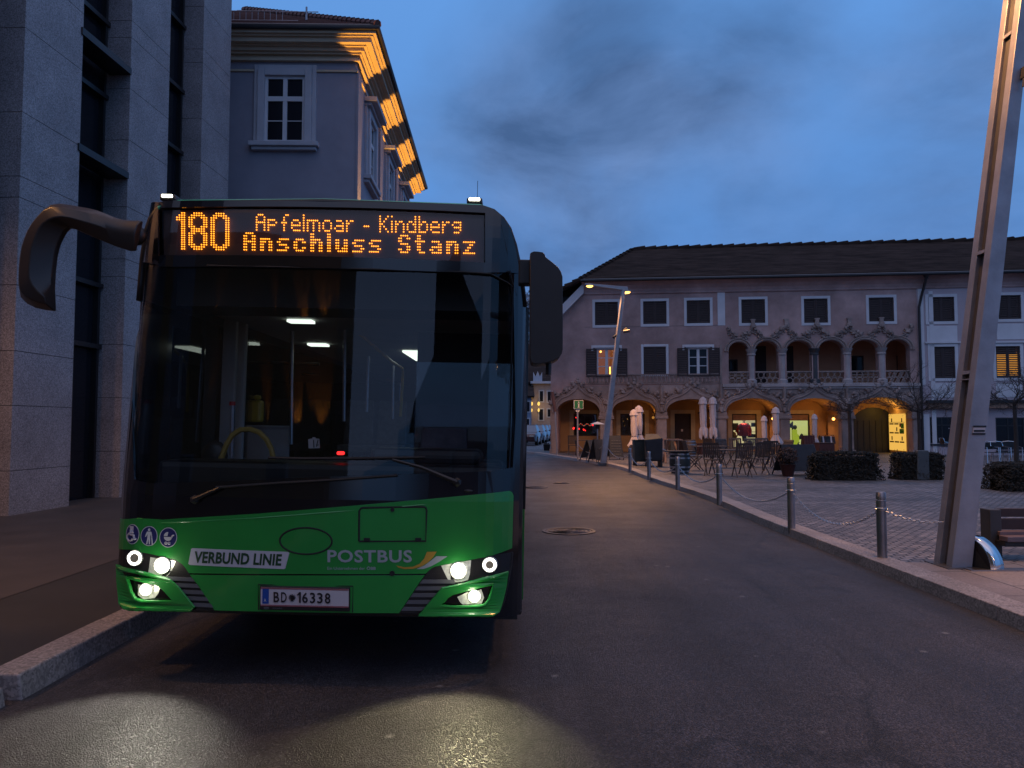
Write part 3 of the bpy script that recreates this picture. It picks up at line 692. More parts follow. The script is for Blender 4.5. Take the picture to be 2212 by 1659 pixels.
# rear wall, floor and ceiling of arcade and loggia
DB = 3.0
zc1 = Z_SLAB - .35
bw = MB()
def FB(u, v): return FS(u, v, DB)
shop = [(1239, 894, 1290, 942), (1340, 894, 1393, 941), (1457, 893.5, 1493.5, 982), (1581, 894, 1635.5, 968), (1700, 894, 1750, 985)]
SH = []
for (a, b_, c, d_) in shop:
    s0, z1 = FB(a, b_); s1, z0 = FB(c, d_); SH.append((s0, s1, max(z0, .04), z1))
gate0 = FB(1843, 990)[0]; gate1 = FB(1936, 990)[0]; gz = FB(1890, 880)[1]
d0 = FB(1937, 900)[0]
ol = [(0, 0), (0, zc1), (XR, zc1), (XR, 0), (gate1, 0)] + list(reversed(arch_loop(gate0, gate1, 0, gz - .8, gz, p=2.0)))[1:-1] + [(gate0, 0)]
bw.prism([ol] + [rect(*q) for q in SH], DB, DB + .25)
rw = bw.build('arcade_rear_wall', m_ochre, gh)
for (s0, s1, z0, z1) in SH:
    fr = MB(); fr.box(s0-.22, s0, DB-.04, DB, z0, z1+.2); fr.box(s1, s1+.22, DB-.04, DB, z0, z1+.2); fr.box(s0, s1, DB-.04, DB, z1, z1+.2)
    fr.build('opening_surround', m_cream, rw)
cl = MB()
for (s0, s1, zs, zt, tip) in GA:   # barrel vault behind each arch
    lp = arch_loop(s0-.12, s1+.12, zs, zs, zt+.16, p=2.15)[1:-1]; li = arch_loop(s0, s1, zs, zs, zt+.02, p=2.15)[1:-1]
    n = len(lp); cl.add([(a, .5, z) for a, z in li] + [(a, DB, z) for a, z in li] + [(a, DB, z) for a, z in lp] + [(a, .5, z) for a, z in lp],
        [(k, k+1, n+k+1, n+k) for k in range(n-1)] + [(2*n+k, 2*n+k+1, 3*n+k+1, 3*n+k) for k in range(n-1)])
cl.box(-.0, XR, .5, DB, zc1, zc1+.12)
for i in range(len(GA) + 1):
    a = GA[i-1][1] if i else 0.0; c = GA[i][0] if i < len(GA) else XR
    if i in (0, 6): cl.box(a, c, .5, DB, 0, zc1)
    else: cl.box((a+c)/2 - .16, (a+c)/2 + .16, .5, DB, GA[0][2] - .1, zc1); cl.box((a+c)/2-.16, (a+c)/2+.16, DB-.35, DB, 0, GA[0][2] - .1)
cl.build('arcade_vault', m_ochre, gh, smooth=True)
lg = MB(); sa = LA[0][0] - .3
lg.box(sa, XR, 2.4, 2.5, Z_SLAB, zspr + 1.4); lg.box(sa, XR, .5, 2.4, zspr + 1.2, zspr + 1.4); lg.box(sa-.1, sa, .5, 2.4, Z_SLAB, zspr+1.4); lg.box(XR-.1, XR, .5, 2.4, Z_SLAB, zspr+1.4); lg.box(sa, XR, .5, 2.4, Z_SLAB-.2, Z_SLAB+.02)
lo = lg.build('loggia_rear_wall', m_loggia, gh)
dd = MB()
for (u0, u1, vt) in ((1630, 1655, 748), (1697, 1714, 748), (1679, 1690, 748)):
    a = FS(u0, 800, 2.4)[0]; c = FS(u1, 800, 2.4)[0]; dd.box(a, c, 2.36, 2.4, Z_SLAB+.02, FS(u0, vt, 2.4)[1])
dd.build('loggia_door', m_shut, lo)
for (u0, u1, v0, v1) in ((1577, 1590, 780, 800), (1838, 1862, 772, 805), (1940, 1958, 772, 805)):
    a, z1 = FS(u0, v0, 2.4); c, z0 = FS(u1, v1, 2.4); k = MB(); frame_ring(k, a, c, z0, z1, .08, 2.34, 2.4); k.box((a+c)/2-.03, (a+c)/2+.03, 2.36, 2.4, z0, z1); k.build('loggia_window', m_shut, lo)
    k = MB(); k.box(a, c, 2.37, 2.395, z0, z1); k.build('pane', m_dglass, lo)
# windows ----------------------------------------------------------
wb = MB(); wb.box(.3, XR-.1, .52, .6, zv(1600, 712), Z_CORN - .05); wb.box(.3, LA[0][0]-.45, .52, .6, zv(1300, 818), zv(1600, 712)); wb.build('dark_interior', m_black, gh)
for i, (s0, s1, z0, z1) in enumerate(TW):
    k = MB(); frame_ring(k, s0, s1, z0, z1, .13, -.025, .06); w = k.build('window', m_white, gh)
    k = MB(); m = (s0+s1)/2; shutter_leaf(k, s0+.01, m-.005, z0+.01, z1-.01, .05); shutter_leaf(k, m+.005, s1-.01, z0+.01, z1-.01, .05); k.build('shutter', m_shut, w)
for i, (s0, s1, z0, z1) in enumerate(MW):
    if i == 1:
        k = MB(); frame_ring(k, s0, s1, z0+.1, z1, .13, -.03, .06); w = k.build('window', m_white, gh, bevel=.03)
        k = MB(); m = (s0+s1)/2; shutter_leaf(k, s0, m-.005, z0, z1, .02); shutter_leaf(k, m+.005, s1, z0, z1, .02); k.build('shutter', m_shut, w); continue
    k = MB(); m = (s0+s1)/2
    for a, c in ((s0, s0+.06), (s1-.06, s1), (m-.07, m+.07)): k.box(a, c, .05, .10, z0, z1)
    for a, c in ((z0, z0+.06), (z1-.06, z1)): k.box(s0+.06, m-.07, .05, .10, a, c); k.box(m+.07, s1-.06, .05, .10, a, c)
    for q in (.34, .66): zz = z0 + (z1-z0)*q; k.box(s0+.06, m-.07, .06, .09, zz-.02, zz+.02); k.box(m+.07, s1-.06, .06, .09, zz-.02, zz+.02)
    w = k.build('window', m_white, gh)
    k = MB(); k.box(s0-.22, s1+.22, -.10, .02, z1+.05, z1+.17); k.box(s0-.12, s1+.12, -.05, .02, z1, z1+.05); k.box(s0-.3, s0-.2, -.06, .02, z1-.1, z1+.17); k.box(s1+.2, s1+.3, -.06, .02, z1-.1, z1+.17); k.build('lintel', m_white, w)
    k = MB(); k.box(s0-.06, s1+.06, -.06, .1, z0-.08, z0); k.build('sill', m_shut, w)
    for sg in (-1, 1):
        k = MB(); wd = .54
        if sg < 0: shutter_leaf(k, s0-.03-wd, s0-.03, z0-.05, z1, -.05)
        else: shutter_leaf(k, s1+.03, s1+.03+wd, z0-.05, z1, -.05)
        k.build('shutter', m_shut, w)
    k = MB(); k.box(s0, s1, .11, .12, z0, z1); k.build('pane', m_clearp if i == 0 else m_dglass, w)
    if i == 0:
        k = MB(); k.box(s0-.05, s1+.05, .46, .50, z0-.05, z1+.05); k.build('lit_room', m_roomlit, w)
        k = MB(); k.blob((s0+.18, .3, z1-.12), .06, 1, 0); k.blob((s0+.48, .35, z1-.09), .06, 1, 0); k.box(s0+.62, s0+.68, .35, .40, z0+.05, z0+.5); k.build('room_lamp', m_warm, w)
# eaves cove, white painted strips, plaster edges
cv = MB(); prof = [(-.02, Z_CORN-.06), (-.07, Z_CORN-.06), (-.07, Z_CORN), (-.04, Z_CORN+.02), (-.08, Z_CORN+.18), (-.20, Z_CORN+.36), (-.42, Z_EAVE-.06), (.4, Z_EAVE-.06), (.4, Z_CORN-.06)]
XE = su(2560)
n = len(prof); cv.add([(SL-.15, d, z) for d, z in prof] + [(XE, d, z) for d, z in prof], [(k, (k+1) % n, n+(k+1) % n, n+k) for k in range(n)] + [tuple(range(n)), tuple(range(2*n-1, n-1, -1))])
rk = MB(); a0 = (SL-.05, Z_CORN+.28); a1 = (su(1213, 683), Lz+.28); a2 = (-.35, Lz-.08)
for p, q in ((a0, a1), (a1, a2)):
    rk.hexa([(p[0], -.30, p[1]-.30), (p[0], .1, p[1]-.30), (q[0], .1, q[1]-.30), (q[0], -.30, q[1]-.30)], [(p[0], -.30, p[1]+.22), (p[0], .1, p[1]+.22), (q[0], .1, q[1]+.22), (q[0], -.30, q[1]+.22)])
cv.build('eaves_cove', m_pink, gh); rk.build('rake_board', m_white, gh)
ps = MB(); ps.box(su(1550, 665), su(1566, 665), -.02, .01, zv(1558, 703), Z_CORN-.06); ps.build('white_strip', m_white, gh)
pe = MB(); pe.box(SL, su(1556), -.012, .01, zv(1400, 705), zv(1400, 704)); pe.box(su(1556), su(1560), -.03, .01, Z_SLAB, zv(1558, 745)); pe.build('plaster_edge', m_stone, gh)
k = MB(); k.box(0, .35, .5, 9.0, 0, Lz-.45); k.build('side_wall', m_pink, gh); k = MB(); k.box(.35, XR, 8.7, 9.0, 0, Z_CORN); k.build('rear_facade', m_pink, gh)
# main roof, hipped at the left end; it runs on over the white house
rp = MB(); ze = Z_EAVE
s_r, _ = FS(1368.7, 534, 4.6); z_r = FS(1500, 525, 4.6)[1] - .34
pl = FS(1254, 609, -.5); ll = (-.5, FS(1208, 657, -.3)[1])
v = [(pl[0], -.5, ze-.02), (XE, -.5, ze-.02), (XE, 4.6, z_r), (s_r, 4.6, z_r), (ll[0]-.3, -.45, ll[1]-.05), (ll[0]-.3, 9.7, ll[1]-.05), (XE, 9.7, ze), (pl[0], 9.7, ze)]
f = [(0,1,2,3), (3,2,6,7), (0,3,4), (3,7,5), (3,5,4)]
rp.add(v, f); o = rp.build('roof', m_roof, gh, solid=.14)
tl = MB(); nrow = 46
for i in range(1, nrow):   # tile courses
    q = i / nrow; a = pl[0] + (s_r - pl[0]) * q; d = -.5 + 5.1*q; z = ze + (z_r-ze)*q + .075
    tl.add([(a, d-.02, z), (XE, d-.02, z), (XE, d+.10, z+.07), (a, d+.10, z+.07), (a, d-.02, z-.03), (XE, d-.02, z-.03)], [(0,1,2,3), (4,5,1,0)])
tl.build('tile_course', m_roof, o)
rt = MB()
for i in range(int((XE - s_r) / .62)):
    a = s_r + i*.62; rt.cyl((a, 4.6, z_r+.05), (a+.66, 4.6, z_r+.10), .13, .17, 7)
nn = 15
for i in range(nn):
    p = Vector((s_r, 4.6, z_r)); q = Vector((pl[0], -.5, ze)); a = q + (p-q)*(i/nn); c = q + (p-q)*((i+1.1)/nn); rt.cyl(a + Vector((0,0,.08)), c + Vector((0,0,.04)), .15, .11, 7)
for i in range(6):
    p = Vector((pl[0], -.5, ze)); q = Vector((ll[0]-.3, -.45, ll[1])); a = q + (p-q)*(i/6); c = q + (p-q)*((i+1.1)/6); rt.cyl(a + Vector((0,0,.08)), c + Vector((0,0,.04)), .15, .11, 7)
rt.build('ridge_tile_row', m_roof, o)
gt = MB(); gt.tube([(pl[0], -.58, ze-.02), (XE, -.58, ze-.02)], .085, 7); gt.build('gutter', m_dframe, gh)
def pt(name, loc, e, col, r=.06, parent=None):
    l = bpy.data.lights.new(name, 'POINT'); l.energy = e; l.color = col; l.shadow_soft_size = r; o = bpy.data.objects.new(name, l); COL.objects.link(o); o.location = loc
    if parent: o.parent = parent
    return o
# fittings of the arcade ---------------------------------------------
def plate(name, mat, q, dpt, parent, th=.03):
    k = MB(); k.box(q[0], q[1], dpt, dpt+th, q[2], q[3]); return k.build(name, mat, parent)
for i, q in enumerate(SH):
    k = MB(); frame_ring(k, q[0]+.06, q[1]-.06, q[2]+.06, q[3]-.06, .06, DB+.02, DB+.12); w = k.build('shop_window' if i != 2 else 'arcade_door', m_shut, gh)
    if i == 2:
        k = MB(); k.box(q[0], q[1], DB+.08, DB+.14, q[2], q[3]); k.box(q[0]+.08, q[0]+.38, DB+.06, DB+.08, .3, 1.0); k.box(q[1]-.38, q[1]-.08, DB+.06, DB+.08, .3, 1.0); k.build('door_leaf', m_shut, w)
        k = MB(); k.box(q[0]+.35, q[0]+.45, DB+.05, DB+.08, 1.2, 1.32); k.build('notice', m_plate, w)
    else:
        plate('pane', m_clearp, (q[0]+.06, q[1]-.06, q[2]+.06, q[3]-.06), DB+.09, w, .01)
        if i < 2: plate('dim_interior', m_intd2, (q[0]-.3, q[1]+.3, q[2]-.1, q[3]+.1), DB+1.4, w)
        else:
            plate('blind', m_wood2, (q[0]+.06, q[1]-.06, q[3]-.36, q[3]-.06), DB+.04, w, .02)
            k = MB(); k.box(q[0]-.35, q[1]+.35, DB+1.35, DB+1.4, 0, q[3]+.1); k.build('lit_shop_wall', m_shop if i == 3 else m_shop2, w)
            k = MB(); k.box(q[0]-.35, q[1]+.35, DB+.3, DB+1.35, 0.0, .12); k.box(q[0]-.38, q[0]-.35, DB+.3, DB+1.35, 0, q[3]); k.box(q[1]+.35, q[1]+.38, DB+.3, DB+1.35, 0, q[3]); k.build('shop_interior', m_cream, w)
            k = MB(); a = q[0] + (q[1]-q[0])*.76
            if i == 3:
                for z in (.55, .85, 1.15, 1.45, 1.7): k.box(a-.02, q[1]+.2, DB+1.0, DB+1.3, z, z+.03)
                for _ in range(12): x = random.uniform(a, q[1]+.15); z = random.choice((.58, .88, 1.18, 1.48)); k.box(x, x+random.uniform(.05, .16), DB+1.0, DB+1.25, z, z+random.uniform(.06, .2))
                k.box(q[0]+.05, q[0]+.55, DB+1.25, DB+1.33, 1.25, q[3]-.5)
                for _ in range(5): k.blob((random.uniform(q[0]+.05, q[0]+.55), DB+.9, random.uniform(.7, 1.25)), random.uniform(.07, .13), 1, .5)
            else:
                for _ in range(13): k.blob((random.uniform(q[0]+.05, q[1]-.1), DB+random.uniform(.5, 1.2), random.uniform(.35, 1.5)), random.uniform(.06, .16), 1, .5)
                for x in (.3, .52): k.box(q[0]+x, q[0]+x+.06, DB+1.1, DB+1.2, .1, q[3]-.4)
            k.build('display_goods', m_intd, w); pt('shop_glow', ((q[0]+q[1])/2, DB+.28, q[3]-.45), 6, (1, .85, .5), .1, gh)
            if i == 3:
                k = MB(); k.box(q[1]-.42, q[1]-.2, DB+.5, DB+.8, .12, .7); k.blob((q[0]+.16, DB+.6, .95), .16, 1, .3, (1, .6, 2.2)); k.build('display_goods', m_yel, w)
            else:
                k = MB(); k.box(q[0]+.42, q[0]+.62, DB+.45, DB+.7, .3, 1.3); k.blob((q[0]+.6, DB+.6, .8), .15, 1, .3, (1, .6, 2.0)); k.build('display_goods', m_lime, w)
gk = MB(); gk.prism([arch_loop(gate0, gate1, 0, gz-.8, gz)], DB+.12, DB+.2)
for x in range(1, 7): gk.box(gate0+(gate1-gate0)*x/7-.02, gate0+(gate1-gate0)*x/7+.02, DB+.09, DB+.12, .1, gz-.7)
gk.build('dark_gate', m_black, gh)
# lit information case with posters
sx = GA[5][1] - .012; y0, y1 = .75, 2.85; z1 = 2.12; z0 = .25
k = MB(); k.box(sx-.05, sx, y0, y1, z0, z1); dc = k.build('display_case', m_disp, gh)
k = MB()
for r_ in range(3):
    for c_ in range(3):
        a = y0 + .12 + c_*(y1-y0-.1)/3; z = z1 - .55 - r_*.46
        k.box(sx-.062, sx-.052, a, a+(y1-y0)/3-.16, z, z+.07)
        if (r_ + c_) % 2 == 0: k.box(sx-.062, sx-.052, a+.18, a+.30, z+.12, z+.32)
k.box(sx-.063, sx-.05, y0, y1, z1-.44, z1-.42); k.build('poster_caption', m_wood, dc)
k = MB(); a = y0 + .1; z = z1 - .95; k.box(sx-.068, sx-.055, a+.38, a+.55, z+.28, z+.44); k.build('red_poster', m_plred, dc)
k = MB(); k.box(sx-.068, sx-.055, a, a+.36, z+.20, z+.44); k.box(sx-.068, sx-.055, a, a+.55, z-.02, z+.18); k.build('green_poster', m_pgreen, dc)
s0 = GA[5][1] - .6
# lamps inside the arcade
ORA = (1.0, 0.45, 0.10)
for (u, v, e) in ((1670, 904.5, 26), (1800.5, 905, 30), (1411, 902, 6.5), (1535, 903, 5), (1300, 905, 2.2)):
    s, z = FS(u, v, 1.8)
    k = MB(); k.blob((s, 1.8, z), .075, 2, 0); k.build('wall_lamp', m_warm if e > 20 else m_warm2, gh)
    k = MB(); k.tube([(s, 1.8, z+.06), (s, 1.8, z+.22), (s+.12, 1.8, z+.25)], .018, 5); k.build('lamp_bracket', m_dframe, gh)
    pt('arcade_glow', (s-.02, 1.62, z-.02 if e > 20 else z + .15), e, ORA, .05, gh)
pt('arcade_glow', (s0 + .2, 1.8, z1 + .25), 14, (1.0, .58, .12), .08, gh)
# hanging lantern silhouettes
for u in (1246, 1367, 1513):
    s, z = FS(u, 893, 1.3); k = MB(); k.tube([(s, 1.3, z+.1), (s, 1.3, zc1-.3)], .012, 4); k.lathe([(.03, .12), (.2, .0), (.02, -.03)], (s, 1.3, z), 8); k.build('hanging_lamp', m_dframe, gh)
# window decorations of the first arch: small red and green lights
k = MB(); k2 = MB()
q = SH[0]
for i in range(16): (k if i % 2 else k2).blob((q[0] + .3 + i*(q[1]-q[0]-.4)/16, DB-.06+.3, q[2]+.62 + .06*math.sin(i)), .018, 1, 0)
for (x, z, r_) in ((-.02, .42, .06), (.28, .40, .04), (.52, .34, .05), (.62, .30, .035), (1.02, .62, .06), (.1, 1.02, .03)): k.blob((q[0]+x+.02, DB-.05 if x < .05 else DB+.3, q[2]+z), r_, 1, .3, (1, .5, 1.2))
k.build('string_light', m_red, gh); k2.build('string_light', m_greenl, gh)
q = SH[1]; k = MB()
for _ in range(12): k.blob((random.uniform(q[0]+.1, q[1]-.4), DB+.5, random.uniform(q[2]+.5, q[3]-.1)), .02, 1, 0)
k.box(q[1]-.38, q[1]-.12, DB+.7, DB+.72, q[2]+.2, q[3]-.1); k.build('cafe_light', m_amberdim, gh)
# ------------------------------------------------------------------ white house on the right, under the same roof line
s_d = su(1985)
wh = thing('white_house', 'white framed house wing right of the downpipe, behind the leaning lamp mast', 'building', FW(s_d + .003, 0), -TH)
def W_(u, v, d=0.0): s, z = FS(u, v, d); return s - s_d, z
hs = []
WN = []
for (u0, v0, u1, v1, kind) in ((2004, 642, 2062, 694, 'top'), (2160, 638, 2203, 689, 'top'), (2010, 749, 2064, 817, 'mid'), (2150, 748, 2205, 816, 'lit'), (2300, 640, 2350, 690, 'top'), (2300, 748, 2352, 816, 'mid')):
    a, z1 = W_(u0, v0); c, z0 = W_(u1, v1)
    if u0 == 2160: a = W_(2155, v0)[0]; c = W_(2206, v1)[0]
    WN.append((a, c, z0, z1, kind)); hs.append(rect(a, c, z0, z1))
for (u0, v0, u1, v1) in ((2008, 901, 2060, 958), (2150, 902, 2215, 972)):
    a, z1 = W_(u0, v0); c, z0 = W_(u1, v1); WN.append((a, c, z0, z1, 'shop')); hs.append(rect(a, c, z0, z1))
XW = W_(2560, 800)[0]
k = MB(); k.prism([rect(0, XW, 0, Z_CORN)] + hs, 0, .4); k.build('wall', m_hwhite, wh)
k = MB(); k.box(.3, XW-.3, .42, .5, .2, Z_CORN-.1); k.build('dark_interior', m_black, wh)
for (a, c, z0, z1, kind) in WN:
    k = MB()
    if kind != 'shop': frame_ring(k, a, c, z0, z1, .14, -.03, .06)
    else: frame_ring(k, a+.06, c-.06, z0+.06, z1-.06, .06, .03, .1); k.box(a+.55, a+.60, .04, .1, z0+.06, z1-.06); k.box(a+.06, c-.06, .04, .1, z1-.42, z1-.37)
    w = k.build('window' if kind != 'shop' else 'shop_window', m_white if kind != 'shop' else m_dframe, wh)
    if kind != 'shop':
        k = MB(); m = (a+c)/2; shutter_leaf(k, a, m-.004, z0, z1, .05); shutter_leaf(k, m+.004, c, z0, z1, .05); k.build('shutter', m_shut, w)
        if kind == 'lit':
            k = MB(); k.box(a+.05, c-.05, .16, .18, z0+.05, z0+(z1-z0)*.75); k.build('lit_blind', m_amber, w)
        k = MB(); h = .62
        if kind == 'top': k.box(a-.10, c+.10, -.02, .01, z0-.14-.85, z0-.22); k.build('white_panel', m_white, w)
        else:
            k.box(a-.04, c+.04, -.02, .01, z0-.14-.80, z0-.24); k.build('white_panel', m_white, w)
            k = MB(); k.box(a-.26, c+.26, -.09, .01, z1+.16, z1+.24); k.build('lintel', m_white, w)
    else:
        k = MB(); k.box(a+.06, c-.06, .06, .07, z0+.06, z1-.06); k.build('pane', m_dglass, w)
        k = MB(); k.box(a-.02, c+.1, -.08, .03, z0-.10, z0-.02); k.build('sill', m_dframe, w)
        k = MB(); k.box(a+.8, a+1.15, .10, .11, z0+.3, z0+.9); k.blob((a+.9, .05, z1-.55), .03, 1, 0); k.build('menu_card', m_plate, w)
fz0 = zv(2030, 882); fz1 = zv(2030, 871)
k = MB(); k.box(su(2000)-s_d, XW, -.28, .02, fz0, fz1); k.build('shop_fascia', m_wood2, wh)
k = MB(); k.box(su(1998)-s_d, XW, -.38, .02, fz1, fz1+.14); k.build('fascia_cap', m_dframe, wh)
k = MB(); k.box(.12, .42, -.05, .02, 0, zv(1995, 895)); k.box(.05, .30, -.03, .02, Z_SLAB, Z_CORN); k.box(.55, .75, -.03, .02, 0, Z_CORN-.2); k.build('pilaster', m_white, wh)
k = MB(); a = su(1990, 640) - s_d; c = su(1984, 700) - s_d
k.tube([(a+.08, -.45, Z_EAVE-.12), (a+.06, -.40, Z_EAVE-.35), (a-.02, -.14, Z_CORN-.35), (c, -.12, Z_CORN-1.0), (c, -.12, .1)], .065, 8)
k.lathe([(.07, -.1), (.17, .12)], (a+.08, -.45, Z_EAVE-.15), 8)
k.build('downpipe', m_dframe, wh, smooth=True)
pt('lamp_glow', (su(2098, 660)-s_d, -.35, zv(2098, 655)), 16, (1, .48, .1), .05, wh)
k = MB(); k.lathe([(.06, 0), (.12, -.14), (.11, -.16)], (su(2098, 660)-s_d, -.35, zv(2098, 650)), 8); k.box(su(2098,660)-s_d-.02, su(2098,660)-s_d+.02, -.35, 0, zv(2098, 650), zv(2098,650)+.04); k.build('wall_lamp', m_dframe, wh)
m_lens2 = GL('display_cover', (0.9, 0.9, 0.9), 1.45); m_intc = M('cabin_ceiling_pale', (0.35, 0.35, 0.34), 0.6, var=0.08); m_yel2 = M('dull_yellow_rail', (0.40, 0.27, 0.06), 0.45, var=0.05); m_redp = M('red_cap', (0.5, 0.01, 0.015), 0.4, var=0)
m_teal_lit = M('roof_edge_lit_green', (0.05, 0.42, 0.24), 0.3, var=0.05, coat=0.5)
# ================================================================== the bus
BX, BY = -1.234, 4.70; HW = 1.30
MBUS = Matrix.Translation((BX, BY, 0)) @ Matrix.Rotation(R(-0.3), 4, 'Z') @ Matrix.Rotation(R(1.15), 4, 'Y')
MINV = MBUS.inverted()
bus = thing('city_bus', 'green and black low floor bus with its headlamps on, number 180 on the amber display', 'bus', (0, 0, 0))
bus.matrix_world = MBUS
def surf(x, z):
    a = min(abs(x), HW - .002); y = .07 * (min(a, 1.0)) ** 2
    if a > 1.0: q = (a - 1.0) / (HW - 1.0); y += .30 * (1 - math.sqrt(max(0, 1 - q ** 2.4)))
    if z > 1.1: y += .09 * (z - 1.1)
    if z > 2.62: y += .22 * (z - 2.62) ** 2
    return y
OC = MINV @ CAM; RM = MINV.to_3x3()
def BF(u, v):
    d = RM @ ray(u, v); y = 0.0
    for _ in range(40):
        t = (y - OC.y) / d.y; x = OC.x + d.x*t; z = OC.z + d.z*t; x = max(-HW+.001, min(HW-.001, x)); y = .5*y + .5*surf(x, z)
    return x, z
def BP(u, v, y):
    d = RM @ ray(u, v); t = (y - OC.y) / d.y; return OC.x + d.x*t, OC.z + d.z*t
def BQ(pts): return [BF(u, v) for u, v in pts]
def clip(poly, ax, val, keep_gt):
    out = []; n = len(poly)
    for i in range(n):
        a, b = poly[i], poly[(i+1) % n]; ia = (a[ax] >= val) == keep_gt; ib = (b[ax] >= val) == keep_gt
        if ia: out.append(a)
        if ia != ib:
            t = (val - a[ax]) / (b[ax] - a[ax]); out.append((a[0] + (b[0]-a[0])*t, a[1] + (b[1]-a[1])*t))
    return out
XS = [-1.3, -1.295, -1.285, -1.27, -1.25, -1.22, -1.19, -1.15, -1.1, -1.05, -1.0, -.85, -.7, -.5, -.3, -.1, .1, .3, .5, .7, .85, 1.0, 1.05, 1.1, 1.15, 1.19, 1.22, 1.25, 1.27, 1.285, 1.295, 1.3]
ZS = [-1, 1.1, 2.62, 2.7, 2.78, 2.86, 2.93, 5]
def patch(mb, poly, off=0.0, zs=ZS):
    for i in range(len(XS)-1):
        p = clip(poly, 0, XS[i], True)
        if len(p) < 3: continue
        p = clip(p, 0, XS[i+1], False)
        if len(p) < 3: continue
        for j in range(len(zs)-1):
            q = clip(p, 1, zs[j], True)
            if len(q) < 3: continue
            q = clip(q, 1, zs[j+1], False)
            if len(q) < 3: continue
            c = []
            for w in q:
                if not c or (Vector(w) - Vector(c[-1])).length > 1e-5: c.append(w)
            if len(c) > 2 and (Vector(c[0]) - Vector(c[-1])).length < 1e-5: c.pop()
            if len(c) < 3: continue
            try: tri = tessellate_polygon([[Vector((a, b, 0)) for a, b in c]])
            except Exception: continue
            mb.add([(a, surf(a, b) - off, b) for a, b in c], [tuple(t) for t in tri])
    return mb
def panel(name, pix, mat, off, parent=bus, solid=.012, raw=False):
    mb = MB(); patch(mb, pix if raw else BQ(pix), off); return mb.build(name, mat, parent, weld=True, solid=solid)
def disc(cx, cz, rx, rz=None, n=28, y=None, off=.01):
    rz = rz or rx; return [(cx + rx*math.cos(2*math.pi*i/n), cz + rz*math.sin(2*math.pi*i/n)) for i in range(n)]
def text_mesh(s, shear=0.0, bold=0.0, spacing=1.0):
    cu = bpy.data.curves.new('t', 'FONT'); cu.body = s; cu.size = 1; cu.offset = bold; cu.shear = shear; cu.space_character = spacing; cu.resolution_u = 3
    o = bpy.data.objects.new('t', cu); COL.objects.link(o); dg = bpy.context.evaluated_depsgraph_get(); me = bpy.data.meshes.new_from_object(o.evaluated_get(dg))
    vs = [v.co.copy() for v in me.vertices]; fs = [tuple(p.vertices) for p in me.polygons]
    bpy.data.objects.remove(o); bpy.data.curves.remove(cu); bpy.data.meshes.remove(me)
    x0 = min(v.x for v in vs); x1 = max(v.x for v in vs); y0 = min(v.y for v in vs); y1 = max(v.y for v in vs)
    return [((v.x-x0)/(x1-x0), (v.y-y0)/(y1-y0)) for v in vs], fs
def text_on(mb, s, bl, br, tl, fn, **k):
    """unit text box mapped by corners bottom-left, bottom-right, top-left in (x,z), placed by fn(x,z)"""
    vs, fs = text_mesh(s, **k); bl, br, tl = Vector(bl), Vector(br), Vector(tl)
    mb.add([fn(*(bl + (br-bl)*a + (tl-bl)*b)) for a, b in vs], fs)
def on_front(off): return lambda x, z: (x, surf(x, z) - off, z)
# ---- silhouette and shell
sil_px = [(262,1311),(258,1200),(257,1114),(260,1000),(266,850),(272,700),(278,600),(284,548),(296,490),(308,465),(325,447),(350,437),(372,433),(700,436),(1040,443),(1065,451),(1085,468),(1100,490),(1112,525),(1122,570),(1130,620),(1134,660),(1135,900),(1132,1010),(1128,1060),(1126,1200),(1125,1322)]
sil = []
for u, v in sil_px:
    x, z = BP(u, v, .22); sil.append((max(-HW, min(HW, x)), z))
ztop = max(z for x, z in sil); zbot = .36
for i in (0, -1): sil[i] = (sil[i][0], max(sil[i][1], zbot))
LB = 11.9
def shell(part, name, mat):
    mb = MB(); n = len(part); ys = (None, .5, LB)
    vs = []
    for y in ys: vs += [(x, surf(x*.985, z)+.004 if y is None else y, z) for x, z in part]
    mb.add(vs, [(r*n+i, r*n+i+1, (r+1)*n+i+1, (r+1)*n+i) for r in range(2) for i in range(n-1)]); return mb.build(name, mat, bus, solid=.03, smooth=True)
ul = next(i for i, p in enumerate(sil) if p[1] > 2.35); ur = max(i for i, p in enumerate(sil) if p[1] > 2.35)
def at_h(i, j, z): a, b = sil[i], sil[j]; t = (z - a[1]) / (b[1]-a[1]); return (a[0] + (b[0]-a[0])*t, z)
shell([at_h(ul-1, ul, 2.35)] + sil[ul:ur+1] + [at_h(ur, ur+1, 2.35)], 'roof', m_plastic)
ro = [(x*1.0, z + .012) for x, z in sil if z > ztop - .09]
mb = MB(); n = len(ro)
vs = []
for y, dz in ((.40, -.004), (.5, .082), (.9, .115), (LB, .115)): vs += [(x*.99, y, z + dz*(1-abs(x)/HW*.5)) for x, z in ro]
mb.add(vs, [(r*n+i, r*n+i+1, (r+1)*n+i+1, (r+1)*n+i) for r in range(3) for i in range(n-1)]); mb.build('roof_skin', m_teal, bus, solid=.01, smooth=True)
mb = MB(); mb.tube([(x*.985, surf(x*.9, z) + .03, z + .012) for x, z in sil if z > ztop - .06], .013, 6); mb.build('roof_edge', m_teal_lit, bus, smooth=True)  # sky catching the roof edge, put into a lighter green tube
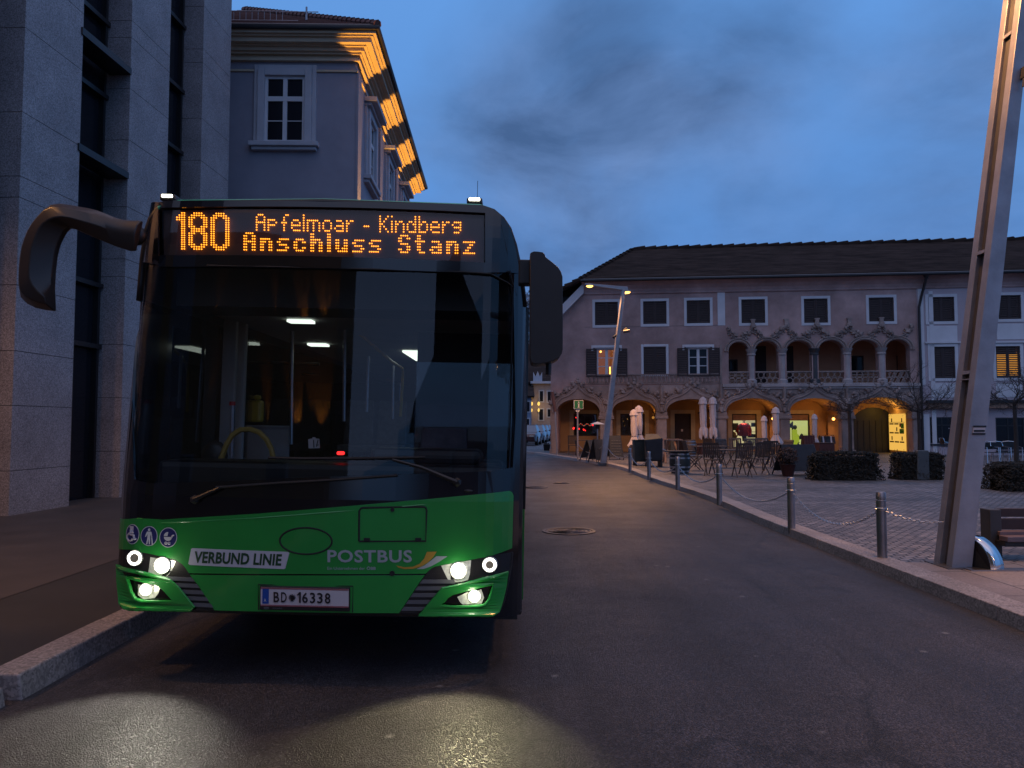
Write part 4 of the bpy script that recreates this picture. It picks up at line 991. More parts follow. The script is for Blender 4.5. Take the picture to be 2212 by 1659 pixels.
for sg in (-1, 1):
    x = sg * (HW - .02)
    k = MB(); k.box(min(x, x+sg*.02), max(x, x+sg*.02), .75, 2.3, zbot, 1.02) if sg > 0 else k.box(x-.02, x, 2.05, 2.3, zbot, 1.02)
    k.box(min(x, x+sg*.02), max(x, x+sg*.02), 2.3, LB, zbot, 1.02); k.build('side_panel', m_green, bus)
    for (a, c) in ([(.40, .86), (1.10, 1.36), (1.98, 2.42), (4.1, 4.3), (5.7, 7.0), (8.6, 8.8), (10.3, LB)] if sg < 0 else [(.42, .62), (1.75, 1.95), (3.3, 3.5), (5.0, 5.2), (6.7, 6.9), (8.4, 8.6), (10.2, LB)]):
        zb = .42 if sg < 0 and a < 2.2 else 1.02; k = MB(); k.box(min(x, x+sg*.02), max(x, x+sg*.02), a, c, zb, 2.36); k.build('window_pillar', m_gloss, bus)
    if sg < 0: k = MB(); k.box(x-.02, x, .86, 2.0, 2.22, 2.36); k.build('door_header', m_gloss, bus); k = MB(); k.box(x-.02, x, .86, 2.0, .36, .48); k.build('door_step', m_gloss, bus)
    k = MB(); k.box(x-.004, x+.004, .5, LB, .46 if sg < 0 else 1.02, 2.36) if sg > 0 else (k.box(x-.004, x+.004, .86, 1.98, .46, 2.24), k.box(x-.004, x+.004, 2.42, LB, 1.02, 2.36)); k.build('side_window', m_side, bus)
k = MB(); k.box(-HW+.03, HW-.03, LB-.04, LB, zbot, 2.8); k.build('rear_wall', m_intd, bus)
k = MB(); k.box(-HW+.04, HW-.04, .35, LB-.05, zbot-.04, zbot+.02); k.box(-HW+.04, HW-.04, 5.6, LB-.05, zbot+.02, .72); k.build('cabin_floor', m_intd, bus)
k = MB(); k.box(-HW+.10, HW-.10, 1.1, LB-.05, 2.40, 2.44); k.build('cabin_ceiling', m_intc, bus)
k = MB(); k.box(-HW+.14, HW-.14, .62, 1.1, 2.36, 2.72); k.build('display_housing', m_black, bus)
for (x, y) in ((-1.06, 2.75), (1.06, 2.75), (-1.06, 8.6), (1.06, 8.6)):
    w = MB(); w.cyl((x-.14, y, .48), (x+.14, y, .48), .48, n=28); wo_ = w.build('wheel', m_rubber, bus, bevel=.03)
    sx = .145 if x > 0 else -.145
    w = MB(); w.cyl((x+sx-.01, y, .48), (x+sx+.01, y, .48), .28, n=24); w.build('rim', m_steel, wo_)
# ---- front mask: black frame around windscreen and display
WSo = [(300,585),(1096,600),(1108,640),(1112,900),(1106,1010),(1060,1018),(700,1030),(470,1040),(330,1044),(292,1036),(288,900),(294,700)]
WT = 573
def seg(pix, name='front_frame', mat=None): return panel(name, pix, mat or m_gloss, 0.0)
full = [(262,1311),(257,1114),(260,1000),(266,850),(272,700),(278,600),(284,548),(296,490),(308,465),(325,447),(350,437),(372,434),(700,437),(1040,444),(1065,452),(1085,469),(1100,490),(1112,525),(1122,570),(1130,620),(1134,660),(1135,900),(1132,1010),(1127,1060),(1125,1322)]
DISP = [(349,452),(1046,461),(1046,567),(349,551)]
mk = MB()
L_ = [(262,1311),(257,1114),(260,1000),(266,850),(272,700),(278,600),(282,572),(298,575),(294,700),(288,900),(292,1036),(330,1044),(470,1040),(700,1030),(700,1319)]
R_ = [(700,1319),(700,1030),(1060,1018),(1106,1010),(1112,900),(1108,640),(1098,592),(1124,592),(1130,620),(1134,660),(1135,900),(1132,1010),(1127,1060),(1125,1322)]
T1 = [(282,572),(284,548),(296,490),(308,465),(325,447),(345,438),(345,573)]
T2 = [(345,438),(350,437),(372,434),(700,437),(1040,444),(1048,446),(1048,461),(345,451)]
T3 = [(345,552),(1048,568),(1048,592),(345,577)]
T4 = [(1048,446),(1065,452),(1085,469),(1100,490),(1112,525),(1122,570),(1124,592),(1048,590)]
for q in (L_, R_, T1, T2, T3, T4): patch(mk, BQ(q), 0.0)
mk.build('front_frame', m_gloss, bus, weld=True, solid=.015)
ws = panel('windscreen', [(298,575),(1098,592),(1108,640),(1112,900),(1106,1010),(1060,1018),(700,1030),(470,1040),(330,1044),(292,1036),(288,900),(294,700)], m_wind, -.012, solid=0)
dg_ = panel('display_glass', DISP, m_lens2, -.010, solid=0)
# seam lines above windscreen and at the corner
k = MB()
def front_tube(mb, pix, r, off): mb.tube([(x, surf(x, z) - off, z) for x, z in BQ(pix)], r, 5)
front_tube(k, [(300,571),(450,574),(600,577),(800,582),(1000,588),(1060,592),(1098,612),(1128,640)], .006, .006)
front_tube(k, [(1082,486),(1094,540),(1104,600),(1116,640)], .005, .004)
k.build('seal', m_rubber, bus)
# ---- LED destination display
G = {'A':'01110 10001 10001 11111 10001 10001 10001','p':'00000 00000 11110 10001 11110 10000 10000','f':'00010 00101 00100 01110 00100 00100 00100'.replace('00101','00100').replace('00010','00011'),
'e':'00000 00000 01110 10001 11111 10000 01111','l':'100 100 100 100 100 100 100'.replace('100','1'),'m':'0000000 0000000 1111110 1001001 1001001 1001001 1001001','o':'00000 00000 01110 10001 10001 10001 01110',
'a':'00000 00000 01110 00001 01111 10001 01111','r':'0000 0000 1011 1100 1000 1000 1000','-':'000 000 000 000 111 000 000','K':'10001 10010 10100 11000 10100 10010 10001','i':'1 0 1 1 1 1 1','n':'00000 00000 10110 11001 10001 10001 10001',
'd':'00001 00001 01101 10011 10001 10001 01111','b':'10000 10000 10110 11001 10001 10001 11110','g':'00000 00000 01111 10001 01111 00001 01110','s':'00000 00000 01111 10000 01110 00001 11110','c':'00000 00000 01110 10001 10000 10001 01110',
'h':'10000 10000 10110 11001 10001 10001 10001','u':'00000 00000 10001 10001 10001 10011 01101','S':'01110 10001 10000 01110 00001 10001 01110','t':'0100 0100 1111 0100 0100 0100 0011','z':'00000 00000 11111 00010 00100 01000 11111',' ':'000 '*6+'000'}
def bitmap(s, bold=False, gap=1):
    rows = [''] * 7
    for ch in s:
        g = G[ch].split(); w = max(len(r) for r in g); g = [r.ljust(w, '0') for r in g]
        if bold: g = [''.join('1' if (r + '0')[i] == '1' or (i and r[i-1] == '1') else '0' for i in range(w+1)) for r in g]
        for i in range(7): rows[i] += g[i] + '0' * gap
    n = len(rows[0]) - gap; return [r[:n] for r in rows]
Z0 = ['..XXXX..','.XXXXXX.','XXX..XXX'] + ['XX....XX']*11 + ['XXX..XXX','.XXXXXX.','..XXXX..']
Z8 = ['..XXXX..','.XXXXXX.','XXX..XXX'] + ['XX....XX']*3 + ['XXX..XXX','.XXXXXX.','.XXXXXX.','XXX..XXX'] + ['XX....XX']*4 + ['XXX..XXX','.XXXXXX.','..XXXX..']
Z1 = ['..XX','.XXX','XXXX','XXXX'] + ['..XX']*13
num = [a + '.' + b + '.' + c for a, b, c in zip(Z1, Z8, Z0)]
LED_OFF = -.030
dots = MB()
def led(rows, tl, tr, bl, on='1X', r=.0049):
    n = len(rows[0]); m = len(rows); tl, tr, bl = Vector(tl), Vector(tr), Vector(bl)
    for j, row in enumerate(rows):
        for i, ch in enumerate(row):
            if ch in on:
                p = tl + (tr-tl)*(i/(n-1)) + (bl-tl)*(j/(m-1)); x, z = BF(p.x, p.y); y = surf(x, z) - LED_OFF
                dots.add([(x + r*math.cos(a*1.0472), y, z + r*math.sin(a*1.0472)) for a in range(6)] + [(x + r*.55*math.cos(a*1.0472), y-.007, z + r*.55*math.sin(a*1.0472)) for a in range(6)],
                         [(a, (a+1) % 6, 6+(a+1) % 6, 6+a) for a in range(6)] + [tuple(range(6, 12))])
led(num, (378, 457), (490, 459), (378, 535))
led(bitmap('Apfelmoar - Kindberg'), (551, 461), (994, 467), (551, 494))
led(bitmap('Anschluss Stanz', True, 2), (524, 501), (1024, 509), (524, 537))
lp = MB(); patch(lp, BQ(DISP), LED_OFF - .006)
pn = lp.build('display_panel', m_panel, bus, weld=True)
dots.build('display_lettering', m_led, pn)
# ---- green front panels
CL_top_r = [(1107,1191),(1063,1199),(1019,1208),(953,1220),(940,1223),(932,1227),(925,1233)]
CL_top_l = [(410,1236),(404,1226),(397,1218),(382,1208),(330,1196),(285,1186),(258,1178)]
panel('front_panel', [(257,1116),(300,1119),(353,1122),(412,1118),(558,1109),(702,1097),(900,1080),(1099,1060),(1105,1063),(1108,1070),(1106.5,1130),(1105,1183)] + CL_top_r[1:] + [(920,1238)] + [(660,1238.5),(412,1237)] + CL_top_l, m_green, .012)
panel('bumper_panel', [(413,1240.5),(660,1242),(918,1241.5),(906,1258),(863,1323),(660,1321),(466,1317),(430,1262)], m_green, .012)
# stepped highlight crease below the windscreen
k = MB(); front_tube(k, [(352,1128),(412,1126),(560,1118),(702,1107),(900,1091),(1095,1071)], .004, .0185); k.build('panel_crease', m_green, bus)
# lamp clusters -------------------------------------------------------
def cluster(side, top, grille, bracket, hole, main, ring, fog, refl, frefl):
    h = MB(); patch(h, BQ(top), .006); patch(h, BQ(grille), .007)
    c = h.build('lamp_cluster', m_plastic, bus, weld=True, solid=.01)
    # fins
    f = MB(); g = BQ(grille); zt = max(p[1] for p in g); zb = min(p[1] for p in g)
    for q in range(5):
        z = zb + .012 + (zt - zb) * (.02 + q*.165); s = clip(clip(g, 1, z, True), 1, z + .022, False)
        if len(s) >= 3: patch(f, s, .016)
    f.build('grille_fin', m_fin, c, weld=True, solid=.008)
    # bracket around the fog lamp
    b = BQ(bracket); hh = BQ(hole)
    k = MB()
    def dense(p):
        out = []
        for a, c in zip(p, p[1:] + p[:1]):
            n = max(1, int((Vector(c) - Vector(a)).length / .018)); out += [tuple(Vector(a).lerp(Vector(c), i/n)) for i in range(n)]
        return out
    bd, hd = dense(b), dense(hh); tri = tessellate_polygon([[Vector((x, z, 0)) for x, z in bd], [Vector((x, z, 0)) for x, z in hd]])
    k.add([(x, surf(x, z) - .030, z) for x, z in bd + hd], [tuple(t) for t in tri]); k.build('bumper_bracket', m_green, bus, solid=.022)
    e = MB(); e.tube([(x, surf(x, z) - .036, z) for x, z in hh], .0075, 5, True); e.tube([(x, surf(x, z) - .036, z) for x, z in b], .0075, 5, True); e.build('bracket_edge', m_green, bus)
    k = MB(); patch(k, hh, -.004); k.build('fog_recess', m_plastic, c, weld=True)
    k = MB(); patch(k, BQ(refl), .010); k.build('reflector', m_refl, c, weld=True, solid=.004)
    k = MB(); patch(k, BQ(frefl), .008); k.build('reflector', m_refl, c, weld=True, solid=.004)
    for (u, v, rp, nm) in ((*main, 'headlight'), (*fog, 'fog_light')):
        x, z = BF(u, v); r = rp / 352; y = surf(x, z)
        k = MB(); k.tube([(x + r*1.12*math.cos(t*.2618), y-.022, z + r*1.12*math.sin(t*.2618)) for t in range(24)], .005, 5, True); l = k.build(nm, m_refl, bus)
        k = MB(); ln = [(r*math.cos(a), -.018 - .028*math.sin(a)) for a in (0, .35, .7, 1.05, 1.4)]
        vs = []
        for (rr, yy) in ln: vs += [(x + rr*math.cos(t*.2618), y + yy, z + rr*math.sin(t*.2618)) for t in range(24)]
        k.add(vs, [(i*24+t, i*24+(t+1) % 24, (i+1)*24+(t+1) % 24, (i+1)*24+t) for i in range(4) for t in range(24)] + [tuple(range(96, 120))])
        k.build('lens', m_lamp, l)
        sp = bpy.data.lights.new('beam', 'SPOT'); so = bpy.data.objects.new('beam', sp); COL.objects.link(so); so.parent = bus; so.location = (x, y - .07, z)
        gp = bpy.data.lights.new('glow', 'POINT'); go = bpy.data.objects.new('glow', gp); COL.objects.link(go); go.parent = bus; go.location = (x, y - .085, z); gp.energy = .42; gp.color = (1, .96, .72); gp.shadow_soft_size = .02
        sp.color = (1.0, .88, .50) if side > 0 else (1.0, .95, .78); sp.shadow_soft_size = .02; sp.spot_blend = .55
        if nm == 'headlight': sp.energy = BEAM; sp.spot_size = R(78); so.rotation_euler = (R(52), 0, R(180 - 2*side))
        else: sp.energy = BEAM * .8; sp.spot_size = R(84); so.rotation_euler = (R(54), 0, R(180 - 8*side))
    u, v, ro_, ri_ = ring; x, z = BF(u, v); y = surf(x, z)
    k = MB(); k.cyl((x, y+.01, z), (x, y-.026, z), ro_/352*1.22, ro_/352*1.12, 28); l = k.build('daytime_lamp', m_refl, bus, smooth=True)
    rm = (ro_+ri_)/2/352; rw_ = (ro_-ri_)/2/352
    k = MB(); k.tube([(x + rm*math.cos(t*.2094), y-.026, z + rm*math.sin(t*.2094)) for t in range(30)], rw_, 8, True); k.build('light_ring', m_ringl, l)
    k = MB(); k.cyl((x, y-.02, z), (x, y-.029, z), ri_/352*.98, n=24); k.build('lamp_eye', m_eye, l)
BEAM = 28.0
m_fin = M('grille_fin_grey', (0.10, 0.10, 0.11), 0.45, var=0.1); m_eye = M('lamp_eye_grey', (0.22, 0.19, 0.15), 0.35, var=0.3, ns=40)
cluster(1, [(923,1236),(930,1227.5),(938,1223),(953,1220.5),(1019,1208.5),(1063,1199),(1107,1191),(1106,1215),(1097,1234),(1050,1248),(996,1261),(957,1268),(940,1280),(905,1262)],
        [(922,1240),(905,1262),(864,1323),(906,1324),(957,1268),(985,1262),(975,1235)],
        [(957,1268),(996,1260),(1050,1247),(1097,1233),(1093,1262),(1085,1296),(1078,1318),(1066,1326),(906,1326),(930,1300)],
        [(960,1297),(967,1288),(977,1281),(1016,1270),(1066,1259),(1062,1275),(1057,1291),(1048,1303),(1038,1306),(988,1308),(951,1305)],
        (991,1231,15), (1058,1218.5,14.5,9), (1025,1286,11.5), [(953,1221),(1018,1209),(1015,1240),(1011,1252),(995,1256),(972,1258),(965,1246)], [(988,1289),(1008,1279),(1040,1273),(1046,1290),(1040,1303),(1000,1305),(994,1300)])
cluster(-1, [(258,1179),(285,1187),(330,1197),(382,1209),(397,1219),(404,1227),(410,1237),(432,1262),(400,1275),(373,1252),(307,1235),(259,1219)],
        [(412,1240),(430,1263),(468,1317),(425,1312),(373,1252),(350,1245),(360,1230)],
        [(259,1218),(307,1234),(373,1251),(390,1266),(424,1309),(418,1316),(275,1312),(265,1300)],
        [(280,1245),(300,1250),(344,1259),(360,1271),(381,1296),(312,1296),(298,1291),(289,1276)],
        (354,1220,15), (295,1204,15,10), (319,1272,11.5), [(327,1203),(382,1211),(374,1230),(362,1246),(345,1245),(322,1238)], [(300,1262),(348,1266),(344,1280),(336,1291),(312,1294),(300,1285)])
# ---- number plate
pl = MB(); 
P0 = BF(567, 1266); P1 = BF(756, 1270); P2 = BF(567, 1312)
def on_plate(off):
    y0 = min(surf(*P0), surf(*P1)) - .035
    return lambda x, z: (x, y0 - off, z)
def quad(mb, pix, fn, off=None, th=.004):
    q = BQ(pix); a = [fn(x, z) for x, z in q]; b = [(x, y + th, z) for x, y, z in a]; n = len(a)
    mb.add(a + b, [tuple(range(n)), tuple(range(2*n-1, n-1, -1))] + [(i, (i+1) % n, n+(i+1) % n, n+i) for i in range(n)])
k = MB(); quad(k, [(565,1263),(758,1267),(758,1318),(565,1314)], on_plate(0), th=.03); plate_ = k.build('number_plate', m_plastic, bus, bevel=.004)
k = MB(); quad(k, [(568,1266),(756,1270),(756,1308.5),(568,1304.5)], on_plate(.004)); k.build('plate_field', m_plate, plate_)
k = MB()
for d in (0, 3.2): quad(k, [(568,1266+d*.5),(756,1270+d*.5),(756,1271+d*.5),(568,1267+d*.5)], on_plate(.006)); quad(k, [(568,1302.5+d*.6),(756,1306.5+d*.6),(756,1307.6+d*.6),(568,1303.6+d*.6)], on_plate(.006))
k.build('plate_stripe', m_plred, plate_)
k = MB(); quad(k, [(572,1268.5),(585.5,1268.8),(585,1300.8),(571.5,1300.5)], on_plate(.0065)); k.build('country_strip', m_plblue, plate_)
k = MB(); fn = on_plate(.012); text_on(k, 'A', BF(575.5,1296), BF(580.5,1296.1), BF(575.5,1289), fn, bold=.02); k.build('country_letter', m_wht, plate_)
k = MB(); 
for ch, u0, u1, v0, v1 in (('B',596,608,1275.2,1297.2),('D',612,624,1275.6,1297.5),('6',657,669.2,1276.4,1299),('3',673.5,685,1276.8,1299.4),('3',689,701,1277.2,1299.8),('8',705.5,717.5,1277.6,1300.3)):
    text_on(k, ch, BF(u0, v1), BF(u1, v1+.25), BF(u0, v0), fn, bold=.018)
quad(k, [(650.6,1276),(654,1276),(653.6,1298.6),(650.2,1298.5),(650.5,1280.6),(647.2,1283.4),(645.6,1281.6)], fn); k.build('plate_characters', m_plblk, plate_)
k = MB(); cu, cv_ = 635.3, 1288.0     # eagle emblem: wings, head, body and tail
for sg in (-1, 1):
    for i in range(6):
        a = math.radians(58 - i*26); quad(k, [(cu + sg*1.0, cv_ - 3.2 + i*.8), (cu + sg*(.8+6.6*math.cos(a)), cv_ - 1.0 - 7.0*math.sin(a)), (cu + sg*(.8+6.0*math.cos(a-.18)), cv_ - .6 - 6.4*math.sin(a-.18)), (cu + sg*.8, cv_ - 2.2 + i*.8)], fn)
quad(k, [(cu-1.8,cv_-4),(cu-.8,cv_-7.5),(cu+1.6,cv_-7.2),(cu+.8,cv_-5.5),(cu+2.2,cv_-3),(cu+1.8,cv_+3),(cu+3.4,cv_+8),(cu,cv_+6.6),(cu-3.4,cv_+8),(cu-1.8,cv_+3)], fn)
k.build('plate_emblem', m_plblk, plate_)
k = MB(); fn2 = on_plate(.004)
text_on(k, 'SOLARIS', BF(593,1312.6), BF(613.5,1313), BF(593,1309), fn2, bold=.02)
q = [BF(580+5*math.cos(t*.42), 1310.2+2*math.sin(t*.42)) for t in range(15)]; k.tube([fn2(*p) for p in q], .0022, 4, True)
k.tube([fn2(*BF(u, v)) for u, v in ((577,1311.5),(579.5,1309.6),(580.5,1311),(583,1309))], .002, 4)
k.build('frame_lettering', m_fin, plate_)
k = MB(); front_tube(k, [(561,1316),(560,1261.5),(764,1265),(763,1321)], .004, .0175); k.build('plate_recess_edge', m_rubber, bus)
# ---- film signs
ls = panel('line_sign', [(416,1184.5),(419,1183),(624,1191),(627,1193.5),(618.5,1226),(616,1228),(413,1219),(410,1216.5)], m_wht, .0195, solid=.003)
k = MB(); text_on(k, 'VERBUND LINIE', BF(424,1214.5), BF(612,1221), BF(424,1189.5), on_front(.0225), bold=.034, shear=.14, spacing=1.03); k.build('sign_lettering', m_txtg, ls)
k = MB(); text_on(k, 'POSTBUS', BF(709,1213.5), BF(891,1213.8), BF(709,1186.5), on_front(.0205), bold=.024, spacing=1.08); k.build('operator_lettering', m_silver, bus)
k = MB(); text_on(k, 'Ein Unternehmen der', BF(709,1229.5), BF(790,1229.6), BF(709,1223), on_front(.0205)); text_on(k, 'ÖBB', BF(793.5,1229.6), BF(813,1229.7), BF(793.5,1221.6), on_front(.0205), bold=.02); k.build('operator_lettering', m_silver, bus)
panel('orange_swoosh', [(857,1220.5),(875,1224),(893,1223),(907,1217),(917,1206),(923,1191),(944,1190.5),(936,1203),(926,1213),(912,1222),(893,1227.5),(874,1228),(862,1225)], m_orange, .0190, solid=.002)
panel('silver_swoosh', [(900,1228),(918,1220),(930,1211),(943,1200.5),(967,1200.5),(950,1212),(932,1222),(915,1228)], m_silver, .0188, solid=.002)
def sticker(cx, cz, rx, rz):
    (x, z) = BF(cx, cz); (x2, _) = BF(cx + rx, cz); (_, z2) = BF(cx, cz - rz); a = abs(x2 - x); b = abs(z2 - z)
    o = panel('accessibility_sticker', disc(x, z, a, b), m_wht, .0192, solid=.002, raw=True)
    k = MB(); patch(k, disc(x, z, a*.935, b*.935), .0205); k.build('sticker_field', m_navy, o, weld=True)
    return o, (lambda p, q: (x + p*a, surf(x + p*a, z) - .0235, z + q*b))
def sline(mb, fn, pts, w): mb.tube([fn(*p) for p in pts], w, 5)
def spoly(mb, fn, pts):
    tri = tessellate_polygon([[Vector((a, b, 0)) for a, b in pts]]); mb.add([fn(*p) for p in pts], [tuple(t) for t in tri])
o, fn = sticker(289, 1153, 15.2, 21.5); k = MB()
spoly(k, fn, disc(-.16, .58, .14, .11)); sline(k, fn, [(-.18,.5),(-.2,-.05),(.25,-.06),(.42,-.5),(.62,-.42)], .0065); sline(k, fn, [(-.18,.18),(.2,.18)], .005)
sline(k, fn, [(-.3+.42*math.cos(t)*1.0, -.3+.38*math.sin(t)) for t in [1.75+i*.3 for i in range(15)]], .005); k.build('symbol', m_wht, o)
o, fn = sticker(325.5, 1157, 17.8, 21.3); k = MB()
spoly(k, fn, disc(0, .64, .14, .14)); spoly(k, fn, [(-.24,.46),(.24,.46),(.30,.36),(.42,-.08),(.30,-.12),(.17,.2),(.16,-.2),(.17,-.82),(.04,-.82),(-.02,-.3),(-.14,-.82),(-.28,-.82),(-.17,-.2),(-.16,.2),(-.34,-.1),(-.44,-.04),(-.30,.36)]); sline(k, fn, [(.34,-.1),(.46,-.82)], .0035); k.build('symbol', m_wht, o)
o, fn = sticker(366.5, 1160, 19, 21.5); k = MB()
spoly(k, fn, [(0+.02,.56)] + [(.02-.5*math.sin(t*.157), .14+.42*math.cos(t*.157)) for t in range(11)] + [(-.06,.14)]); spoly(k, fn, [(-.46,.06),(.46,.06)] + [(.0+.46*math.cos(t*.314), .06-.4*math.sin(t*.314)) for t in range(1, 10)]); sline(k, fn, [(.44,.02),(.5,.2),(.6,.25),(.68,.24)], .005)
for a in (-.2, .16): k.tube([fn(a+.11*math.cos(t*.524), -.56+.11*math.sin(t*.524)) for t in range(12)], .0035, 4, True)
k.build('symbol', m_wht, o)
# ---- service flap, badge outline
k = MB(); front_tube(k, [(777,1168),(777.5,1103),(781,1097.5),(786,1096),(915,1094),(921,1096),(922.5,1102),(920.5,1168),(777,1168.5)], .0065, .0175); fl = k.build('service_flap', m_rubber, bus)
for u in (794, 904.5): k = MB(); q = BF(u, 1164.5); k.box(q[0]-.018, q[0]+.018, surf(*q)-.027, surf(*q), q[1]-.01, q[1]+.01); k.build('hinge', m_plastic, fl)
k = MB(); q = BF(849, 1100.5); k.cyl((q[0], surf(*q), q[1]), (q[0], surf(*q)-.027, q[1]), .012, n=10); k.build('latch', m_plastic, fl)
k = MB(); q = BF(848.5, 1237); k.cyl((q[0], surf(*q), q[1]), (q[0], surf(*q)-.026, q[1]), .016, n=10); k.build('panel_lock', m_plastic, bus)
k = MB(); x, z = BF(662.5, 1167.5); k.tube([(x + .158*math.cos(t*.157), surf(x + .158*math.cos(t*.157), z) - .0175, z + .079*math.sin(t*.157)) for t in range(40)], .0055, 5, True); k.build('badge_outline', m_rubber, bus)
# corner bumper pieces on the right and the lower lip
k = MB(); front_tube(k, [(1106,1193),(1103,1225),(1096,1262),(1088,1298),(1080,1316)], .009, .01); k.build('corner_trim', m_plastic, bus)
k = MB(); q = BQ([(266,1311),(466,1319),(660,1323),(863,1326),(1078,1327),(1122,1322)]); k.tube([(x, surf(x, z) + .02, z) for x, z in q], .022, 6); k.build('lower_lip', m_plastic, bus)
# ---- mirrors
mo = [(305,476),(293,476),(275,476),(256,473),(238,466),(220,457.5),(196,450.5),(171,446.5),(150,442.5),(132,440),(118,440.5),(107,443),(93,454),(76,478),(61,503),(52,526),(46,547),(42.5,580),(41.5,625),(43,639),(49,649),(60,657),(73,664),(95,669),(116,671)]
mi = [(116,625),(118,585),(122,551),(128,528),(137,510),(146,494),(155,491.5),(166,496.5),(192,508),(220,520),(250,532),(281,542),(292,541)]
mm = MB(); yo = .10
o_ = [BP(u, v, yo) for u, v in mo]; i_ = [BP(u, v, yo) for u, v in reversed(mi)]
N_ = 26
def rs(pts):
    d = [0]; 
    for a, b in zip(pts, pts[1:]): d.append(d[-1] + (Vector(b)-Vector(a)).length)
    out = []
    for k_ in range(N_):
        t = d[-1]*k_/(N_-1); j = max(i for i in range(len(d)) if d[i] <= t + 1e-9); j = min(j, len(d)-2); q = (t-d[j])/(d[j+1]-d[j]); out.append(Vector(pts[j])*(1-q) + Vector(pts[j+1])*q)
    return out
A_ = rs(o_); B_ = rs(i_)
ring_ = []
for k_, (a, b) in enumerate(zip(A_, B_)):
    t = k_/(N_-1); w = .10 if t > .45 else .045 + .055*max(0, t-.1)/.35
    c = a*.46 + b*.54     # crease between the dark outer flank and the inner strip
    ring_.append([(a.x, yo, a.y), ((a.x*.8+b.x*.2), yo - w*.8, (a.y*.8+b.y*.2)), (c.x, yo - w, c.y), (b.x, yo - w*.25, b.y), (b.x, yo + .02, b.y), (a.x, yo + .03, a.y)])
vs = [p for r_ in ring_ for p in r_]; m6 = 6
mm.add(vs, [(i*m6+j, i*m6+(j+1) % m6, (i+1)*m6+(j+1) % m6, (i+1)*m6+j) for i in range(N_-1) for j in range(m6)] + [tuple(range(m6)), tuple(range((N_-1)*m6, N_*m6))])
ma = mm.build('mirror_arm', m_mirror_h, bus, smooth=True, bevel=.006)
k = MB(); k.blob((BP(290, 508, .16)[0], .17, BP(290, 508, .16)[1]), .075, 2, 0, (1, .8, .9)); k.build('arm_joint', m_plastic, ma, smooth=True)
mr = [(1144,558),(1147,555),(1152,553),(1162,553.5),(1171,555),(1175,559),(1177,565),(1190,575),(1203,586),(1209,595),(1212.5,606),(1213,680),(1213,759),(1211,768),(1205,777),(1195,782.5),(1183,786),(1168,789),(1156,789.5),(1149,788),(1146,784),(1144,771)]
q = [BP(u, v, .05) for u, v in mr]
k = MB(); k.prism([q], -.08, .16); mrr = k.build('wing_mirror', m_plastic, bus, bevel=.035, smooth=True)
k = MB(); a = BP(1131, 563, .1); b2 = BP(1145, 616, .1); k.box(a[0]-.03, b2[0], .06, .16, b2[1], a[1]); k.build('mirror_bracket', m_plastic, mrr, bevel=.008); k = MB(); a = BP(1157, 786, .1); k.cyl((a[0]+.08, .06, a[1]+.02), (a[0]+.08, .06, a[1]-.07), .018, n=8); k.build('mirror_stub', m_plastic, mrr)
# ---- marker lamps, aerial
for (u, v) in ((370, 428.5), (1026, 436)):
    x, z = BP(u, v, .42); k = MB(); k.box(x-.052, x+.052, .36, .48, z-.03, z+.012); l = k.build('marker_lamp', m_plastic, bus, bevel=.01)
    k = MB(); k.box(x-.036, x+.036, .350, .362, z-.011, z+.008); k.build('lamp_lens', m_lamp, l, bevel=.004)
x, z = BP(1031, 432, .8); k = MB(); k.tube([(x, .8, z-.05), (x, .8, z+.14)], .0025, 4); k.build('aerial', m_black, bus)
# ---- wipers
def wip(pts, blade, nm):
    k = MB(); k.tube([(x, surf(x, z)-.045, z) for x, z in BQ(pts)], [.016, .011, .008][:len(pts)] if len(pts) <= 3 else .01, 6); k.blob((BF(*pts[0])[0], surf(*BF(*pts[0]))-.03, BF(*pts[0])[1]), .03, 1, 0); o = k.build('wiper', m_plastic, bus)
    k = MB(); k.tube([(x, surf(x, z)-.03, z) for x, z in BQ(blade)], .009, 5); k.build('wiper_blade', m_rubber, o)
wip([(988,1041),(912,1009),(850,992)], [(583,988),(650,990),(780,989.5),(880,988),(920,987)], 'r')
wip([(425,1078),(455,1064),(480,1053)], [(470,1052),(600,1043),(720,1036),(860,1026)], 'l')
k = MB(); x, z = BF(1012, 1060); k.blob((x, surf(x, z)-.012, z), .03, 2, 0, (1, .5, .35)); k.build('washer_jet', m_plastic, bus)
# ---- cabin
def pole(name, u0, v0, u1, v1, y0, y1, r, mat, parent=bus):
    a = BP(u0, v0, y0); b = BP(u1, v1, y1); k = MB(); k.tube([(a[0], y0, a[1]), (b[0], y1, b[1])], r, 7); return k.build(name, mat, parent, smooth=True)
k = MB(); z = BP(700, 1000, .35)[1]; k.box(-1.1, 1.15, .30, .70, .45, z); k.box(-.12, 1.15, .62, .95, .45, z+.02); k.box(.25, 1.0, .45, .80, z, z+.10); k.build('dashboard', m_black, bus, bevel=.04)
sw = MB(); c = Vector((.62, .95, 1.18)); ax = Vector((0, -.45, 1)).normalized(); sw.tube(MB().ring(c, ax, .23, 24), .016, 6, True); sw.cyl(c, c - ax*.25, .05, .03, 8)
for t in (0, 2.1, 4.2): sw.tube([c, c + (MB().ring(c, ax, .22, 24)[int(t*3.8) % 24] - c)], .012, 4)
sw.build('steering_wheel', m_plastic, bus)
def seat(x, y, z, mat=None):
    k = MB(); k.box(x-.21, x+.21, y, y+.42, z, z+.1); k.hexa([(x-.21,y+.38,z+.1),(x+.21,y+.38,z+.1),(x+.21,y+.46,z+.1),(x-.21,y+.46,z+.1)], [(x-.19,y+.46,z+.72),(x+.19,y+.46,z+.72),(x+.19,y+.53,z+.72),(x-.19,y+.53,z+.72)]); k.cyl((x, y+.22, z-.42), (x, y+.22, z), .05, n=8); s_ = k.build('seat', m_seat, bus, bevel=.03); return s_
seat(.62, 1.35, .82)
